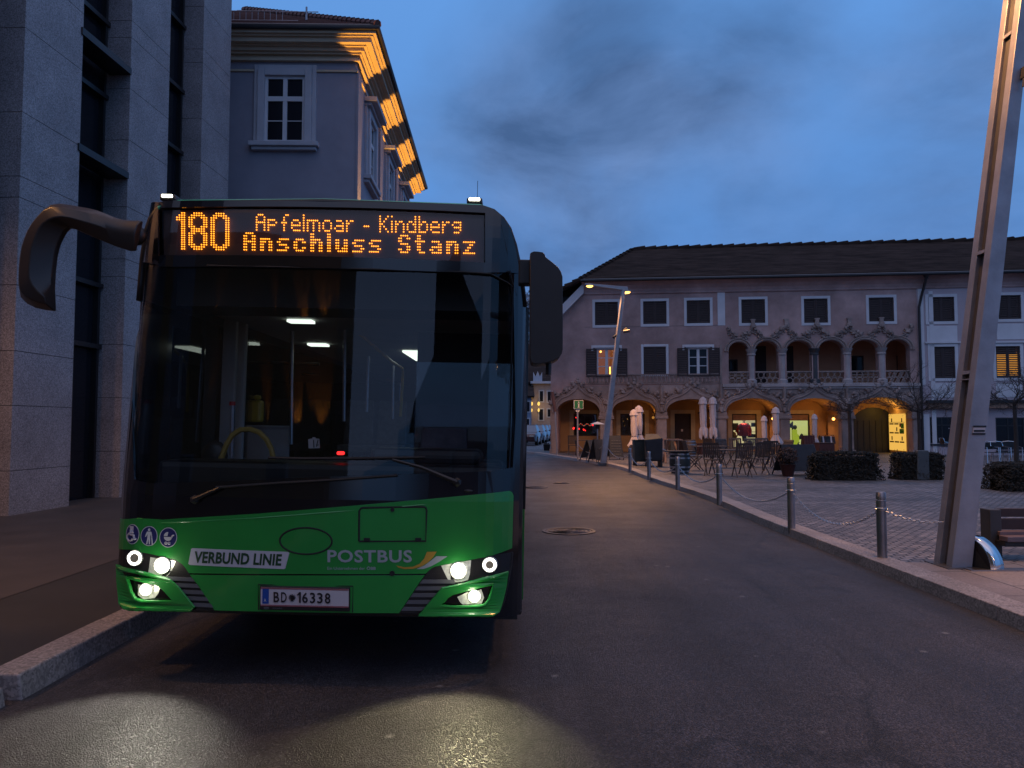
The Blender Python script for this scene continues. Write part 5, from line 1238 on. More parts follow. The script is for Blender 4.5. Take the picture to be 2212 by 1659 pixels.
for y in (4.0, 4.85, 5.7, 6.6, 7.5, 8.4, 9.3):
    for x in (-.98, -.52, .52, .98):
        if y < 5 and x < 0: continue
        seat(x, y, .85 if y < 5.5 else 1.16)
k = MB(); k.box(.36, 1.2, 1.95, 2.0, .42, 2.36); k.build('driver_partition', m_intd, bus)
k = MB(); k.box(.36, 1.2, 1.90, 1.93, 1.1, 2.1); k.build('partition_glass', m_side, bus)
pts = [(468,1020),(478,990),(490,960),(502,940),(520,928),(540,927),(560,934),(576,950),(586,970),(592,1000)]
k = MB(); k.tube([(BP(u, v, .82)[0], .82, BP(u, v, .82)[1]) for u, v in pts], .02, 7); k.build('grab_rail', m_yel2, bus, smooth=True)
k = MB(); a = [(BP(u, v, y)[0], y, BP(u, v, y)[1]) for u, v, y in ((742,690,2.2),(800,742,2.9),(845,780,3.6),(869,796,3.9),(870,810,3.95),(866,880,3.95),(865,900,3.95))]; k.tube(a, .017, 7); k.build('grab_rail', m_yel, bus, smooth=True)
pole('grab_pole', 745, 690, 743, 910, 2.2, 2.2, .016, m_steel); pole('grab_pole', 796, 770, 792, 890, 3.2, 3.2, .016, m_steel); pole('grab_pole', 850, 790, 848, 905, 4.5, 4.5, .016, m_steel); pole('grab_pole', 502, 870, 500, 985, 1.2, 1.2, .02, m_steel); pole('grab_pole', 631, 700, 629, 960, 2.4, 2.4, .016, m_steel)
a = BP(502, 873, 1.2); k = MB(); k.cyl((a[0], 1.2, a[1]-.01), (a[0], 1.2, a[1]+.02), .024, n=8); k.build('red_pole_cap', m_redp, bus)
a = BP(541, 864, 2.6); b2 = BP(563, 912, 2.6); k = MB(); k.box(a[0], b2[0], 2.58, 2.7, b2[1], a[1]); k.box(a[0]+.02, b2[0]-.02, 2.6, 2.68, a[1], a[1]+.05); k.build('ticket_validator', m_yel, bus, bevel=.03)
a = BP(530, 918, 2.5); b2 = BP(626, 924, 2.5); k = MB(); k.box(a[0], b2[0], 2.46, 2.52, b2[1], a[1]); k.box(a[0], b2[0], 2.49, 2.51, .5, b2[1]); k.build('modesty_panel', m_int, bus)
pole('grab_rail', 545, 775, 640, 800, 4.6, 6.2, .015, m_yel)
# rear ceiling light; the two small panels are added to brighten the cabin
for (x, ya, yb, e) in ((.02, 4.0, 5.2, 1), (-.55, 1.5, 1.62, 1), (-.9, 3.4, 3.55, 1)):
    k = MB(); k.box(x-.10, x+.10, ya, yb, 2.375, 2.395); k.build('ceiling_light', m_int_light, bus)
for (u0, u1, v0, v1, y) in ((484, 500, 655, 1005, 1.75), (506, 521, 650, 1010, 1.9), (345, 352, 690, 1000, .93), (399, 405, 690, 1000, 1.25), (526, 531, 700, 920, 2.5)):
    a = BP(u0, v0, y); c = BP(u1, v1, y); k = MB(); k.box(a[0], c[0], y, y+.05, c[1], a[1]); k.build('door_post', m_int, bus, bevel=.01)
for (v, y) in ((781, 3.2), (803, 4.6)): pole('grab_rail', 532, v, 690, v+6, y, y, .016, m_intd)
k = MB()
for (u, v, y, r_) in ((463, 985, .9, .10),): a = BP(u, v, y); k.blob((a[0], y, a[1]), r_, 2, 0, (1, .35, 1.15))
k.build('inner_mirror', m_plastic, bus, smooth=True)
# red dash lamp, route card
a = BP(736, 978.5, .42); k = MB(); k.box(a[0]-.022, a[0]+.022, .40, .44, a[1]-.012, a[1]+.010); k.build('dash_lamp', m_red, bus, bevel=.006)
q = [BP(u, v, .34) for u, v in ((666,949),(675,947),(675.5,944.5),(681,944.5),(682,947),(690,948),(691,968),(667,968.5))]
k = MB(); k.prism([q], .335, .34); cd_ = k.build('route_card', m_wht, bus)
k = MB(); 
for (pp) in ([(677,950),(678,967)], [(687,950),(683,965)], [(684,962),(688,961)]): k.tube([(BP(u, v, .33)[0], .333, BP(u, v, .33)[1]) for u, v in pp], .004, 4)
k.build('card_mark', m_intd, cd_)
m_sgreen = M('sign_green', (0.008, 0.12, 0.045), 0.5, var=0.05); m_rust = M('rusty_sleeve', (0.12, 0.06, 0.055), 0.8, var=0.2)
m_dry = M('dried_leaves', (0.05, 0.028, 0.022), 0.9, var=0.4); m_upost = M('grey_green_metal', (0.06, 0.07, 0.075), 0.5, var=0.15)
m_maroon = M('maroon_cloth', (0.045, 0.012, 0.016), 0.9, var=0.2); m_redj = M('red_jacket', (0.75, 0.02, 0.03), 0.6, var=0.1)
m_slat = M('dark_bench_wood', (0.03, 0.018, 0.02), 0.6, var=0.2, ns=8); m_slat2 = M('bench_seat_wood', (0.14, 0.10, 0.11), 0.45, var=0.2, ns=8); m_endp = M('bench_end_grey', (0.06, 0.06, 0.065), 0.5, metal=.4, var=0.15)
import mathutils.noise as mnoise
# ================================================================== leaning lamp masts
def lamp_mast(base, label, arm_sign=-1, energy=260, cctv=False, ladder=False, ln=.131):
    t = thing('street_lamp', label, 'street lamp', base, 0, 'leaning steel street lamps')
    H = 6.65
    def P(x, y, z): return (x + ln*z, y, z)
    def bar(mb, x0, x1, y0, y1, za, zb, ta=1, tb=1):
        mb.hexa([P(x0*ta, y0, za), P(x1*ta, y0, za), P(x1*ta, y1, za), P(x0*ta, y1, za)], [P(x0*tb, y0, zb), P(x1*tb, y0, zb), P(x1*tb, y1, zb), P(x0*tb, y1, zb)])
    m = MB(); w = .21
    for y0, y1 in ((0, .105), (.235, .335)):
        bar(m, 0, w, y0, y1, -.1, H, 1, .52)
    mast = m.build('mast', m_galv, t, bevel=.006)
    m = MB(); bar(m, .06, w*.92, .105, .235, 0, H, 1, .52); m.build('mast_web', m_galvd, mast)
    m = MB()
    for z in (1.98, 3.25, 5.6): bar(m, .0, .07, .105, .235, z, z+.035, 1, .8)
    bar(m, .0, .2, .105, .235, 1.98-.06, 1.98-.05)
    m.build('spacer_plate', m_galv, mast)
    m = MB(); m.box(-.06, .30, -.05, .40, -.1, .012); m.build('foot_plate', m_galvd, t)
    xt = ln*H; m = MB(); L0, L1 = -1.42, .22
    m.hexa([(xt+L0, .10, H+.18), (xt+L1, .10, H-.06), (xt+L1, .24, H-.06), (xt+L0, .24, H+.18)], [(xt+L0, .10, H+.24), (xt+L1, .10, H+.10), (xt+L1, .24, H+.10), (xt+L0, .24, H+.24)])
    arm = m.build('arm', m_galv, t, bevel=.01)
    for (x, z, nm) in ((xt+L0+.18, H+.16, 'a'), (xt+L1-.03, H-.08, 'b')):
        k = MB(); k.lathe([(.05, .06), (.15, .03), (.17, 0), (.16, -.015)], (x, .17, z), 14); lh = k.build('lamp_head', m_galv, t, smooth=True)
        k = MB(); k.lathe([(.135, -.016), (.13, -.035), (.09, -.065), (.03, -.078)], (x, .17, z), 14); k.build('lamp_lens', m_sod, lh, smooth=True)
        sp = bpy.data.lights.new('lamp_light', 'SPOT'); sp.energy = energy; sp.color = (1.0, .47, .16); sp.spot_size = R(158); sp.spot_blend = .45; sp.shadow_soft_size = .12
        so = bpy.data.objects.new('lamp_light', sp); COL.objects.link(so); so.parent = t; so.location = (x, .17, z - .12)
    if cctv:
        k = MB(); zc = 5.0; k.cyl(P(.24, -.02, zc), P(.46, -.08, zc+.03), .06, n=12); k.box(ln*zc+.18, ln*zc+.4, .0, .06, zc+.08, zc+.12); k.cyl(P(.2, .02, zc+.05), P(.35, 0, zc+.14), .03, n=8); cc = k.build('security_camera', m_galvd, t, smooth=True)
        k = MB(); k.cyl(P(.232, -.018, zc-.001), P(.242, -.02, zc), .055, n=12); k.build('camera_lens', m_black, cc)
        k = MB(); k.cyl(P(-.12, .0, zc-.22), P(.02, .1, zc-.1), .05, n=10); k.build('security_camera', m_plastic, t)
    if ladder:
        k = MB(); z = 1.35; bar(k, .045, .165, -.008, 0, z+.02, z+.075); k.build('asset_tag', m_plate, mast)
        k = MB(); bar(k, .05, .16, -.012, -.008, z+.03, z+.05); bar(k, .04, .17, -.012, -.008, z, z+.018); bar(k, .04, .17, -.012, -.008, z+.076, z+.094); k.build('tag_mark', m_plastic, mast)
        k = MB(); z = 5.05; k.hexa([P(.085, -.09, z), P(.125, -.09, z), P(.125, 0, z), P(.085, 0, z)], [P(.085, -.09, z+.12), P(.125, -.09, z+.12), P(.125, 0, z+.12), P(.085, 0, z+.12)]); k.tube([P(.1, -.05, z-.1), P(.1, -.05, z)], .012, 5); k.build('sensor_box', m_plastic, t)
    return t
m_galvd = M('dark_galvanised', (0.10, 0.095, 0.10), 0.55, metal=0.5, var=0.2, ns=4)
nb = PG(2055.5, 1229, PZ)
lamp_mast((nb.x, nb.y, PZ), 'large leaning steel lamp mast in the right foreground', ladder=True, energy=560, ln=.154)
fb = PG(1298, 1001, PZ)
lamp_mast((fb.x, fb.y, PZ), 'far leaning street lamp with two lit heads in front of the arcaded house', cctv=True, energy=1150)
# ================================================================== bollards and chains
BH = .72
bpx = [(1906, 1206), (1710, 1143), (1554, 1086), (1464, 1054), (1402, 1032), (1361, 1017)]
names = ['nearest chain bollard, left of the big leaning mast', 'second nearest chain bollard from the camera along the kerb', 'bollard in front of the dark slatted cafe tables', 'bollard standing before the barrel with metal hoops', 'bollard standing before the dark green cabinet', 'farthest steel bollard, closest to the far street lamp']
def make_bollard():
    t = thing('bollard', '', 'bollard', (0, 0, 0), 0, 'chained bollards along the kerb')
    k = MB(); k.lathe([(.052, -.05), (.052, BH-.09), (.048, BH-.085), (.048, BH-.08), (.052, BH-.075), (.052, BH-.012), (.044, BH)], n=18); k.build('post', m_bol, t, smooth=True)
    k = MB(); k.lathe([(.054, BH-.20), (.058, BH-.195), (.058, BH-.175), (.054, BH-.17)], n=18); k.tube([(.06 + .018*math.cos(a*.785), .018*math.sin(a*.785), BH-.185) for a in range(8)], .006, 5, True); k.tube([(-.06 + .018*math.cos(a*.785), .018*math.sin(a*.785), BH-.185) for a in range(8)], .006, 5, True); k.build('chain_collar', m_steel, t); return t
m_bol = M('bollard_steel', (0.30, 0.285, 0.30), 0.38, metal=0.85, var=0.15, ns=6)
bp_ = [PG(u, v, PZ) for u, v in bpx]; pb = make_bollard()
for i, p in enumerate(bp_):
    if i == 0: pb.location = p; pb['label'] = names[0]
    else: dup(pb, p, 0, names[i])
def chain(a, b, label, sag=.30):
    L_ = (b - a).length; n = int(L_ / .042); k = MB()
    pts = [a + (b-a)*(i/n) + Vector((0, 0, -sag*4*(i/n)*(1-i/n))) for i in range(n+1)]
    fl = [a + (b-a)*(i/n) + Vector((0, 0, -sag*4*(i/n)*(1-i/n))) for i in range(n+1)]
    for i in range(n):
        d = (fl[i+1]-fl[i]); c = (fl[i+1]+fl[i])/2; d.normalize(); s = d.cross(Vector((0, 0, 1))).normalized() if i % 2 else d.cross(d.cross(Vector((0, 0, 1)))).normalized()
        k.tube([c + d*(.029*math.cos(q*1.0472)) + s*(.014*math.sin(q*1.0472)) for q in range(6)], .0048, 4, True)
    o = k.build('bollard_chain', m_steel); return tag(o, label, 'chain', 'chains hanging between bollards')
hh = Vector((0, 0, BH-.185))
cl_ = ['chain between the nearest bollard and the second one', 'chain sagging between the second bollard and the one before the cafe tables', 'chain between the cafe table bollard and the barrel bollard', 'short chain in front of the hooped barrel and the cabinet', 'short chain in front of the dark green cabinet']
for i in range(5): chain(bp_[i] + hh, bp_[i+1] + hh, cl_[i], .30 if i < 2 else .26)
chain(bp_[5] + hh, Vector((fb.x+.25, fb.y+.1, PZ+.62)), 'chain from the farthest bollard to the far lamp mast', .25)
sgp = PG(1248, 992, PZ)
chain(Vector((fb.x+.05, fb.y+.2, PZ+.62)), sgp + Vector((0, 0, .66)), 'chain from the far lamp mast to the information sign post', .3)
chain(bp_[0] + hh, Vector((4.45, 8.0, .55)), 'chain running from the nearest bollard behind the leaning mast', .05)
# ================================================================== signs
t = thing('information_sign', 'green information sign with a white letter i on a tall thin post', 'sign', sgp)
k = MB(); k.cyl((0, 0, -.05), (0, 0, 2.1), .035, n=10); k.build('post', m_galv, t)
zs1 = ZV(864.5, sgp.y) - PZ; zs0 = ZV(883.5, sgp.y) - PZ; k = MB(); k.box(-.16, .24, -.07, .07, zs0, zs1); k.hexa([(-.06,-.03,zs0-.12),(.06,-.03,zs0-.12),(.06,.03,zs0-.12),(-.06,.03,zs0-.12)], [(-.1,-.03,zs0),(.12,-.03,zs0),(.12,.03,zs0),(-.1,.03,zs0)]); pa = k.build('panel', m_wht, t)
k = MB(); k.box(-.135, .225, -.076, -.07, zs0+.02, zs1-.02); k.build('green_field', m_sgreen, pa)
k = MB(); c = .045; h = zs1-zs0
k.cyl((c, -.076, zs0+h*.76), (c, -.082, zs0+h*.76), .032, n=14); k.box(c-.025, c+.025, -.082, -.076, zs0+h*.2, zs0+h*.62); k.box(c-.05, c, -.082, -.077, zs0+h*.55, zs0+h*.62); k.box(c-.055, c+.055, -.0815, -.076, zs0+h*.16, zs0+h*.215); k.build('letter_i', m_wht, pa)
t = thing('sign_pole', 'plain slim pole with a rusty upper sleeve at the corner of the arcaded house', 'pole', PG(1204, 982, PZ))
zt = ZV(844, t.location.y, ) - PZ
k = MB(); k.tube([(0, 0, -.05), (-.10, 0, 2.1), (-.26, 0, zt)], [.04, .04, .035], 8); k.build('post', m_galv, t)
k = MB(); k.tube([(-.10, 0, 2.1), (-.25, 0, zt-.05)], .085, 8); k.build('sleeve', m_rust, t)
# ================================================================== closed parasols
def make_parasol(big=False):
    t = thing('parasol', '', 'parasol', (0, 0, 0), 0, 'closed cafe parasols'); H = 2.62
    k = MB(); k.cyl((0, 0, 0), (0, 0, H), .026, n=8); k.build('pole', m_wood, t)
    k = MB(); k.box(-.3, .3, -.3, .3, -.05, .06) if not big else k.box(-.34, .34, -.34, .34, -.05, .50); k.build('base', m_rust2 if big else m_dgreen, t, bevel=.02)
    k = MB(); wv = 1.0
    ruff = lambda th, z: 1 + (.16*math.cos(7*th + 3*z) + .08*math.cos(11*th - 5*z)) * (1.25 if z < 1.3 else .7)
    b0 = .62 if not big else .78
    prof = [(.05, H-.02), (.16, H-.10), (.17, H-.22), (.15, H-.5), (.165, 1.75), (.155, 1.40), (.115, 1.18), (.16, 1.06), (.24, .88), (.31, b0+.02), (.28, b0)]
    if big: prof = prof[:5] + [(.150, 1.45), (.125, 1.24), (.175, 1.16), (.20, 1.0), (.205, b0+.05), (.17, b0)]
    k.lathe(prof, n=44, ruff=ruff)
    vs = []
    for (x, y, z) in k.v:
        if z < b0 + .05: z += .13*math.sin(5*math.atan2(y, x)) * random.uniform(.4, 1.1)
        vs.append((x, y, z))
    k.v = vs; k.build('canopy', m_canvas, t, smooth=True)
    k = MB(); k.lathe([(.03, H+.03), (.15, H-.06), (.215, H-.30), (.20, H-.32), (.12, H-.1)], n=28, ruff=lambda th, z: 1 + .10*math.cos(7*th)); k.build('top_flap', m_canvas, t, smooth=True)
    k = MB(); k.lathe([(.128, 1.16), (.135, 1.18), (.128, 1.20)], n=16); k.build('tie', m_wood, t); return t
m_rust2 = M('dark_red_box', (0.05, 0.016, 0.015), 0.7, var=0.2)
ps_ = [(1204, 974, 875, 'slim closed parasol below the leftmost arch beside the sign pole', .72, 0), (1371, 990, 884, 'shorter closed parasol, left one of the pair behind the green cabinet', .9, -.04), (1381, 988, 876, 'taller closed parasol, right one of the pair behind the green cabinet', .95, .02),
       (1520, 981, 857, 'big pale closed parasol, left twin before the pier', .80, 0), (1541, 981, 857, 'big pale closed parasol, right twin before the pier', .78, 0), (1652, 988, 898, 'closed parasol left of the wall lamp, in front of the ochre wall', .85, 0), (1677, 985, 879, 'taller closed parasol in front of the pier beside the second shop', .9, .02), (1761, 984, 894, 'bluish closed parasol before the clothes rails', .78, 0)]
pp = None; pbig = None
for i, (u, v, vt, lab, sc, lean) in enumerate(ps_):
    b0 = PG(u, v, PZ); H = (ZV(vt, b0.y) - PZ) / 2.65
    big = i in (3, 4)
    if big:
        if not pbig: pbig = o = make_parasol(True)
        else: o = copy_tree(pbig)
    else:
        if not pp: pp = o = make_parasol()
        else: o = copy_tree(pp)
    o.location = b0; o.rotation_euler = (0, lean, random.uniform(0, 6)); o['label'] = lab; o.scale = (H*sc*1.12, H*sc*1.12, H)
    if big: o.rotation_euler = (0, 0, .1*i)
# ================================================================== cafe things
def at(u, v): return PG(u, v, PZ)
t = thing('patio_heater', 'mushroom patio heater with a pale round reflector in front of the left arch', 'heater', at(1291, 985)); y = t.location.y; zt = ZV(915, y) - PZ
k = MB(); k.lathe([(.005, zt+.09), (.1, zt+.06), (.34, zt-.02), (.34, zt-.035), (.08, zt+.0)], n=20); k.build('reflector', m_white, t, smooth=True)
k = MB(); k.cyl((0, 0, .6), (0, 0, zt-.2), .03, n=8); k.build('post', m_steel, t)
k = MB(); k.cyl((0, 0, zt-.25), (0, 0, zt-.02), .09, .11, 12); k.build('burner', m_dframe, t); k = MB(); k.lathe([(.24, -.05), (.24, .05), (.2, .62), (.1, .68)], n=14); k.build('gas_housing', m_dgreen, t)
def aboard(u, v, vt, w, label, rz):
    p = at(u, v); h = ZV(vt, p.y) - PZ; t = thing('chalkboard', label, 'chalkboard', p, rz, 'a-frame chalkboards on the terrace')
    for sg in (-1, 1):
        k = MB(); d0 = .30*sg; tw = w*.42; bw = w*.5
        k.hexa([(-bw, d0-.02, .12), (bw, d0-.02, .12), (bw, d0+.02, .12), (-bw, d0+.02, .12)], [(-tw, -.02+.03*sg, h), (tw, -.02+.03*sg, h), (tw, .02+.03*sg, h), (-tw, .02+.03*sg, h)]); b_ = k.build('board', m_board, t)
        k = MB()
        for x in (-bw, bw): k.tube([(x*1.06, d0*1.15, 0), (x*.84*1.0, .03*sg, h)], .02, 5)
        k.build('leg', m_black, t)
    return t, h
def scribble(t, h, w):
    k = MB(); n = 0
    for r_ in range(7):
        z = h - .22 - r_*.11; f = (h - z) / (h - .12); y = -(.05 + .27*f) - .03; x = -w*.34
        while x < w*.3:
            l = random.uniform(.04, .12); k.box(x, x+l, y-.002, y+.004, z, z+.014); x += l + .03
    k.build('chalk_writing', m_chalk, t)
m_chalk = M('chalk', (0.16, 0.16, 0.17), 0.9, var=0.2)
t, h = aboard(1723, 1026, 960, 1.15, 'largest dark chalkboard standing left of the round hedge', .12); 
t, h = aboard(1328, 993, 941, .55, 'small chalkboard with chalk lines right of the far lamp mast', 0.1); scribble(t, h, .55)
aboard(1274, 995, 951, .40, 'narrow chalkboard seen side on, left of the far lamp mast', .8); aboard(1291, 999, 949, .42, 'dark chalkboard partly hidden behind the far lamp mast', .4)
def barrel(u, v, vt, r, label, mat, rz=0):
    p = at(u, v); h = ZV(vt, p.y) - PZ; t = thing('barrel', label, 'barrel', p, rz, 'cask tables on the terrace')
    k = MB(); k.lathe([(r*.8, 0), (r*.95, h*.25), (r, h*.5), (r*.95, h*.75), (r*.8, h)], n=18); k.build('staves', mat, t, smooth=True)
    for f in (.1, .3, .72, .9): k = MB(); rr = r*(.8+.2*(1-(2*f-1)**2))+.008; k.cyl((0,0,h*f-.025), (0,0,h*f+.025), rr, n=18, caps=False); k.build('hoop', m_steel, t)
    return t, h, r
barrel(1491, 987, 950, .30, 'upright brown barrel beside the arcade door', m_wood)
t, h, r = barrel(1469, 1022, 976, .32, 'dark barrel with shiny metal hoops right behind the bollards', m_dgreen)
k = MB(); k.box(-.45, .42, -.35, .35, h, h+.035); k.build('table_top', m_dframe, t)
# dark green cabinet and the covered grill behind it
p = at(1387.5, 1006); h = ZV(952, p.y) - PZ; t = thing('cabinet', 'dark green covered cabinet on short legs behind the bollards', 'cabinet', p)
k = MB(); w = 34/F*p.y/2; k.box(-w, w, -.05, .5, .14, h); k.build('body', m_dgreen, t, bevel=.04); k = MB(); k.box(-w-.02, w+.02, -.07, .52, h, h+.03); k.box(-w*.5, w*.6, -.02, .0, h+.03, h+.045); k.build('lid', m_steel, t) if False else k.build('lid', m_dgreen, t)
for sx in (-1, 1):
    for yy in (0, .44): k = MB(); k.box(sx*(w-.05)-.03, sx*(w-.05)+.03, yy-.03, yy+.03, -.02, .14); k.build('leg', m_black, t)
p = at(1412, 1009); t = thing('covered_grill', 'black box grill under a slanted cover, right of the green cabinet', 'grill', p, 0); h = ZV(937, p.y) - PZ; w = 40/F*p.y/2
k = MB(); k.hexa([(-w*.6, 0, .2), (w, 0, .2), (w, .7, .2), (-w*.6, .7, .2)], [(-w*1.0, 0, h*.82), (w, -.05, h*.88), (w*1.0, .7, h), (-w*.5, .7, h)]); k.build('cover', m_board, t, bevel=.05)
for sx in (-.5, .9): k = MB(); k.box(w*sx-.03, w*sx+.03, .05, .65, -.02, .2); k.build('leg', m_black, t)
k = MB(); k.tube([(w, .1, h*.55), (w+.12, .1, h*.5), (w+.12, .5, h*.5)], .015, 5); k.build('handle', m_steel, t)
p = at(1451, 1000); h = ZV(948.5, p.y) - PZ; t = thing('bar_table', 'high pale wooden table with a dark centre, left of the barrels', 'table', p); w = 40/F*p.y/2
k = MB(); k.box(-w, w, -.4, -.22, h-.05, h); k.box(-w, w, .22, .4, h-.05, h); k.box(-w, -w+.2, -.22, .22, h-.05, h); k.box(w-.2, w, -.22, .22, h-.05, h); k.build('table_top', m_wood2, t)
for sx in (-1, 1):
    k = MB(); k.tube([(sx*w*.8, -.3, 0), (sx*w*.5, .3, h-.05)], .045, 6); k.tube([(sx*w*.8, .3, 0), (sx*w*.5, -.3, h-.05)], .045, 6); k.build('leg', m_wood2, t)
# folding chairs and tables
def make_chair():
    t = thing('cafe_chair', '', 'chair', (0, 0, 0), 0, 'slatted folding chairs on the terrace')
    k = MB()
    for i in range(6): k.box(-.21, .21, -.20+.068*i, -.20+.068*i+.05, .44, .46)
    k.build('seat', m_wood, t)
    k = MB()
    for i in range(8): x = -.19+.052*i; k.hexa([(x, .215, .52), (x+.036, .215, .52), (x+.036, .235, .52), (x, .235, .52)], [(x, .315, .90), (x+.036, .315, .90), (x+.036, .335, .90), (x, .335, .90)])
    k.hexa([(-.22,.30,.89),(.22,.30,.89),(.22,.335,.89),(-.22,.335,.89)], [(-.22,.32,.95),(.22,.32,.95),(.22,.355,.95),(-.22,.355,.95)]); k.build('backrest', m_wood, t)
    for sx in (-1, 1):
        k = MB(); k.tube([(sx*.22, -.24, 0), (sx*.22, .22, .5), (sx*.22, .335, .93)], .017, 5); k.build('leg', m_wood, t)
        k = MB(); k.tube([(sx*.20, .28, 0), (sx*.20, -.20, .45)], .017, 5); k.build('leg', m_wood, t)
    return t
def make_table():
    t = thing('cafe_table', '', 'table', (0, 0, 0), 0, 'slatted folding tables on the terrace'); k = MB()
    for i in range(7): k.box(-.55, .55, -.35+.1*i, -.35+.1*i+.085, .71, .735)
    k.build('table_top', m_wood, t)
    for sx in (-1, 1):
        k = MB(); k.tube([(sx*.45, -.3, 0), (sx*.45, .3, .71)], .02, 5); k.build('leg', m_wood, t); k = MB(); k.tube([(sx*.45, .3, 0), (sx*.45, -.3, .71)], .02, 5); k.build('leg', m_wood, t)
    return t
ch = [(1541, 1027, 2.7, 'cafe chair turned away at the left front table'), (1603, 1030, 3.1, 'cafe chair with its back to the square, middle of the front table'), (1639, 1024, 3.3, 'tilted cafe chair in front of the round table group'), (1664, 1016, 2.9, 'pale cafe chair behind the front row, nearest the pier'), (1568, 1006, .3, 'cafe chair behind the left front table facing the square'), (1500, 1016, 1.6, 'cafe chair side on, right of the hooped barrel'),
      (1688, 1012, -1.2, 'cafe chair side on, left of the dried shrub'), (1628, 1002, .1, 'cafe chair behind the front row facing the camera'), (1653, 1000, .0, 'cafe chair at the rear, before the parasol feet'), (1590, 1000, -.2, 'cafe chair in the rear row under the mannequin window'), (1545, 1003, 2.0, 'cafe chair in the rear row beside the twin parasols'), (1238, 982, 3.0, 'folding chair before the red lit window, left of the sign post'), (1613, 1008, 1.4, 'cafe chair sideways between the two front tables')]
c0 = make_chair()
for i, (u, v, rz, lab) in enumerate(ch):
    if i == 0: c0.location = at(u, v); c0.rotation_euler[2] = rz; c0['label'] = lab
    else: dup(c0, at(u, v), rz, lab)
tb = [(1571, 1025, .05, 'dark slatted table at the front of the terrace'), (1535, 1010, .1, 'slatted table behind the front left chair'), (1640, 1010, -.05, 'slatted table between the pale chairs'), (1690, 1004, .1, 'table standing left of the big chalkboard'), (1265, 984, 0.0, 'wooden table before the red lit window')]
t0 = make_table()
for i, (u, v, rz, lab) in enumerate(tb):
    if i == 0: t0.location = at(u, v); t0.rotation_euler[2] = rz; t0['label'] = lab
    else: dup(t0, at(u, v), rz, lab)
# metal chairs before the white house
def make_mchair():
    t = thing('metal_chair', '', 'chair', (0, 0, 0), 0, 'aluminium chairs before the white house'); k = MB(); k.box(-.2, .2, -.2, .2, .43, .45); k.build('seat', m_dframe, t)
    k = MB(); k.box(-.2, .2, .2, .22, .55, .8); k.build('backrest', m_dframe, t)
    for sx in (-1, 1): k = MB(); k.tube([(sx*.24, -.22, 0), (sx*.24, -.2, .62), (sx*.24, .2, .66), (sx*.22, .24, .82), (0, .25, .84)], .016, 6); k.tube([(sx*.24, .24, 0), (sx*.22, .18, .44)], .016, 6); k.build('frame', m_polish, t)
    return t
mc = make_mchair()
for i, (u, v, rz, lab) in enumerate([(2140, 1003, 0, 'aluminium chair just right of the big mast'), (2163, 1003, .1, 'aluminium chair second from the big mast'), (2188, 1002, -.1, 'aluminium chair nearest the right hedge'), (2046, 985, 1.5, 'aluminium chair left of the big mast, behind the hedge')]):
    if i == 0: mc.location = at(u, v); mc['label'] = lab
    else: dup(mc, at(u, v), rz, lab)
# potted shrub, planter
def leafball(mb, c, rx, ry, rz, n, s, box=False):
    for _ in range(n):
        if box:
            q = [random.uniform(-1, 1) for _ in range(3)]; ax_ = random.randrange(3)
            if random.random() < .82: q[ax_] = random.choice((-1, 1)) * random.uniform(.9, 1.05) if ax_ != 2 else random.uniform(.9, 1.06)
            flare = 1.12 - .14*(q[2]+1)/2
            nz = 1 + .13*mnoise.noise(Vector((c[0]+q[0]*rx*2.2 + rx*7, q[1]*2, q[2]*2.5))); q[2] *= 1 + .10*mnoise.noise(Vector((q[0]*rx*3 + rx*3, q[1]*2, 5))); flare *= nz
            if abs(q[0]) > .86 and q[2] > .8: q[2] -= .12
            p = Vector((c[0] + q[0]*rx*flare, c[1] + q[1]*ry*flare, c[2] + q[2]*rz))
        else:
            d = Vector((random.gauss(0, 1), random.gauss(0, 1), random.gauss(0, 1))).normalized() * random.uniform(.5, 1.05); p = Vector((c[0]+d.x*rx, c[1]+d.y*ry, c[2]+d.z*rz))
        a = Vector((random.gauss(0, 1), random.gauss(0, 1), random.gauss(0, 1))).normalized() * s * random.uniform(.6, 1.4); b_ = a.orthogonal().normalized() * s * random.uniform(.4, .8)
        mb.add([p - a, p + b_, p + a, p - b_], [(0, 1, 2, 3)])
p = at(1702, 1029); t = thing('potted_shrub', 'dried brown shrub in a round pot left of the big chalkboard', 'potted plant', p)
k = MB(); k.lathe([(.14, 0), (.22, .32), (.24, .34), (.2, .34)], n=14); k.build('pot', m_rust2, t, smooth=True)
k = MB(); leafball(k, (0, 0, .55), .30, .30, .28, 500, .05); k.build('twigs', m_dry, t)
p = at(1181, 973); t = thing('planter', 'small black planter tub at the house corner', 'planter', p); k = MB(); k.hexa([(-.16,-.16,0),(.16,-.16,0),(.16,.16,0),(-.16,.16,0)], [(-.2,-.2,.36),(.2,-.2,.36),(.2,.2,.36),(-.2,.2,.36)]); k.build('tub', m_black, t, bevel=.02); k = MB(); leafball(k, (0, 0, .38), .18, .18, .06, 60, .04); k.build('soil_plant', m_hedge, t)
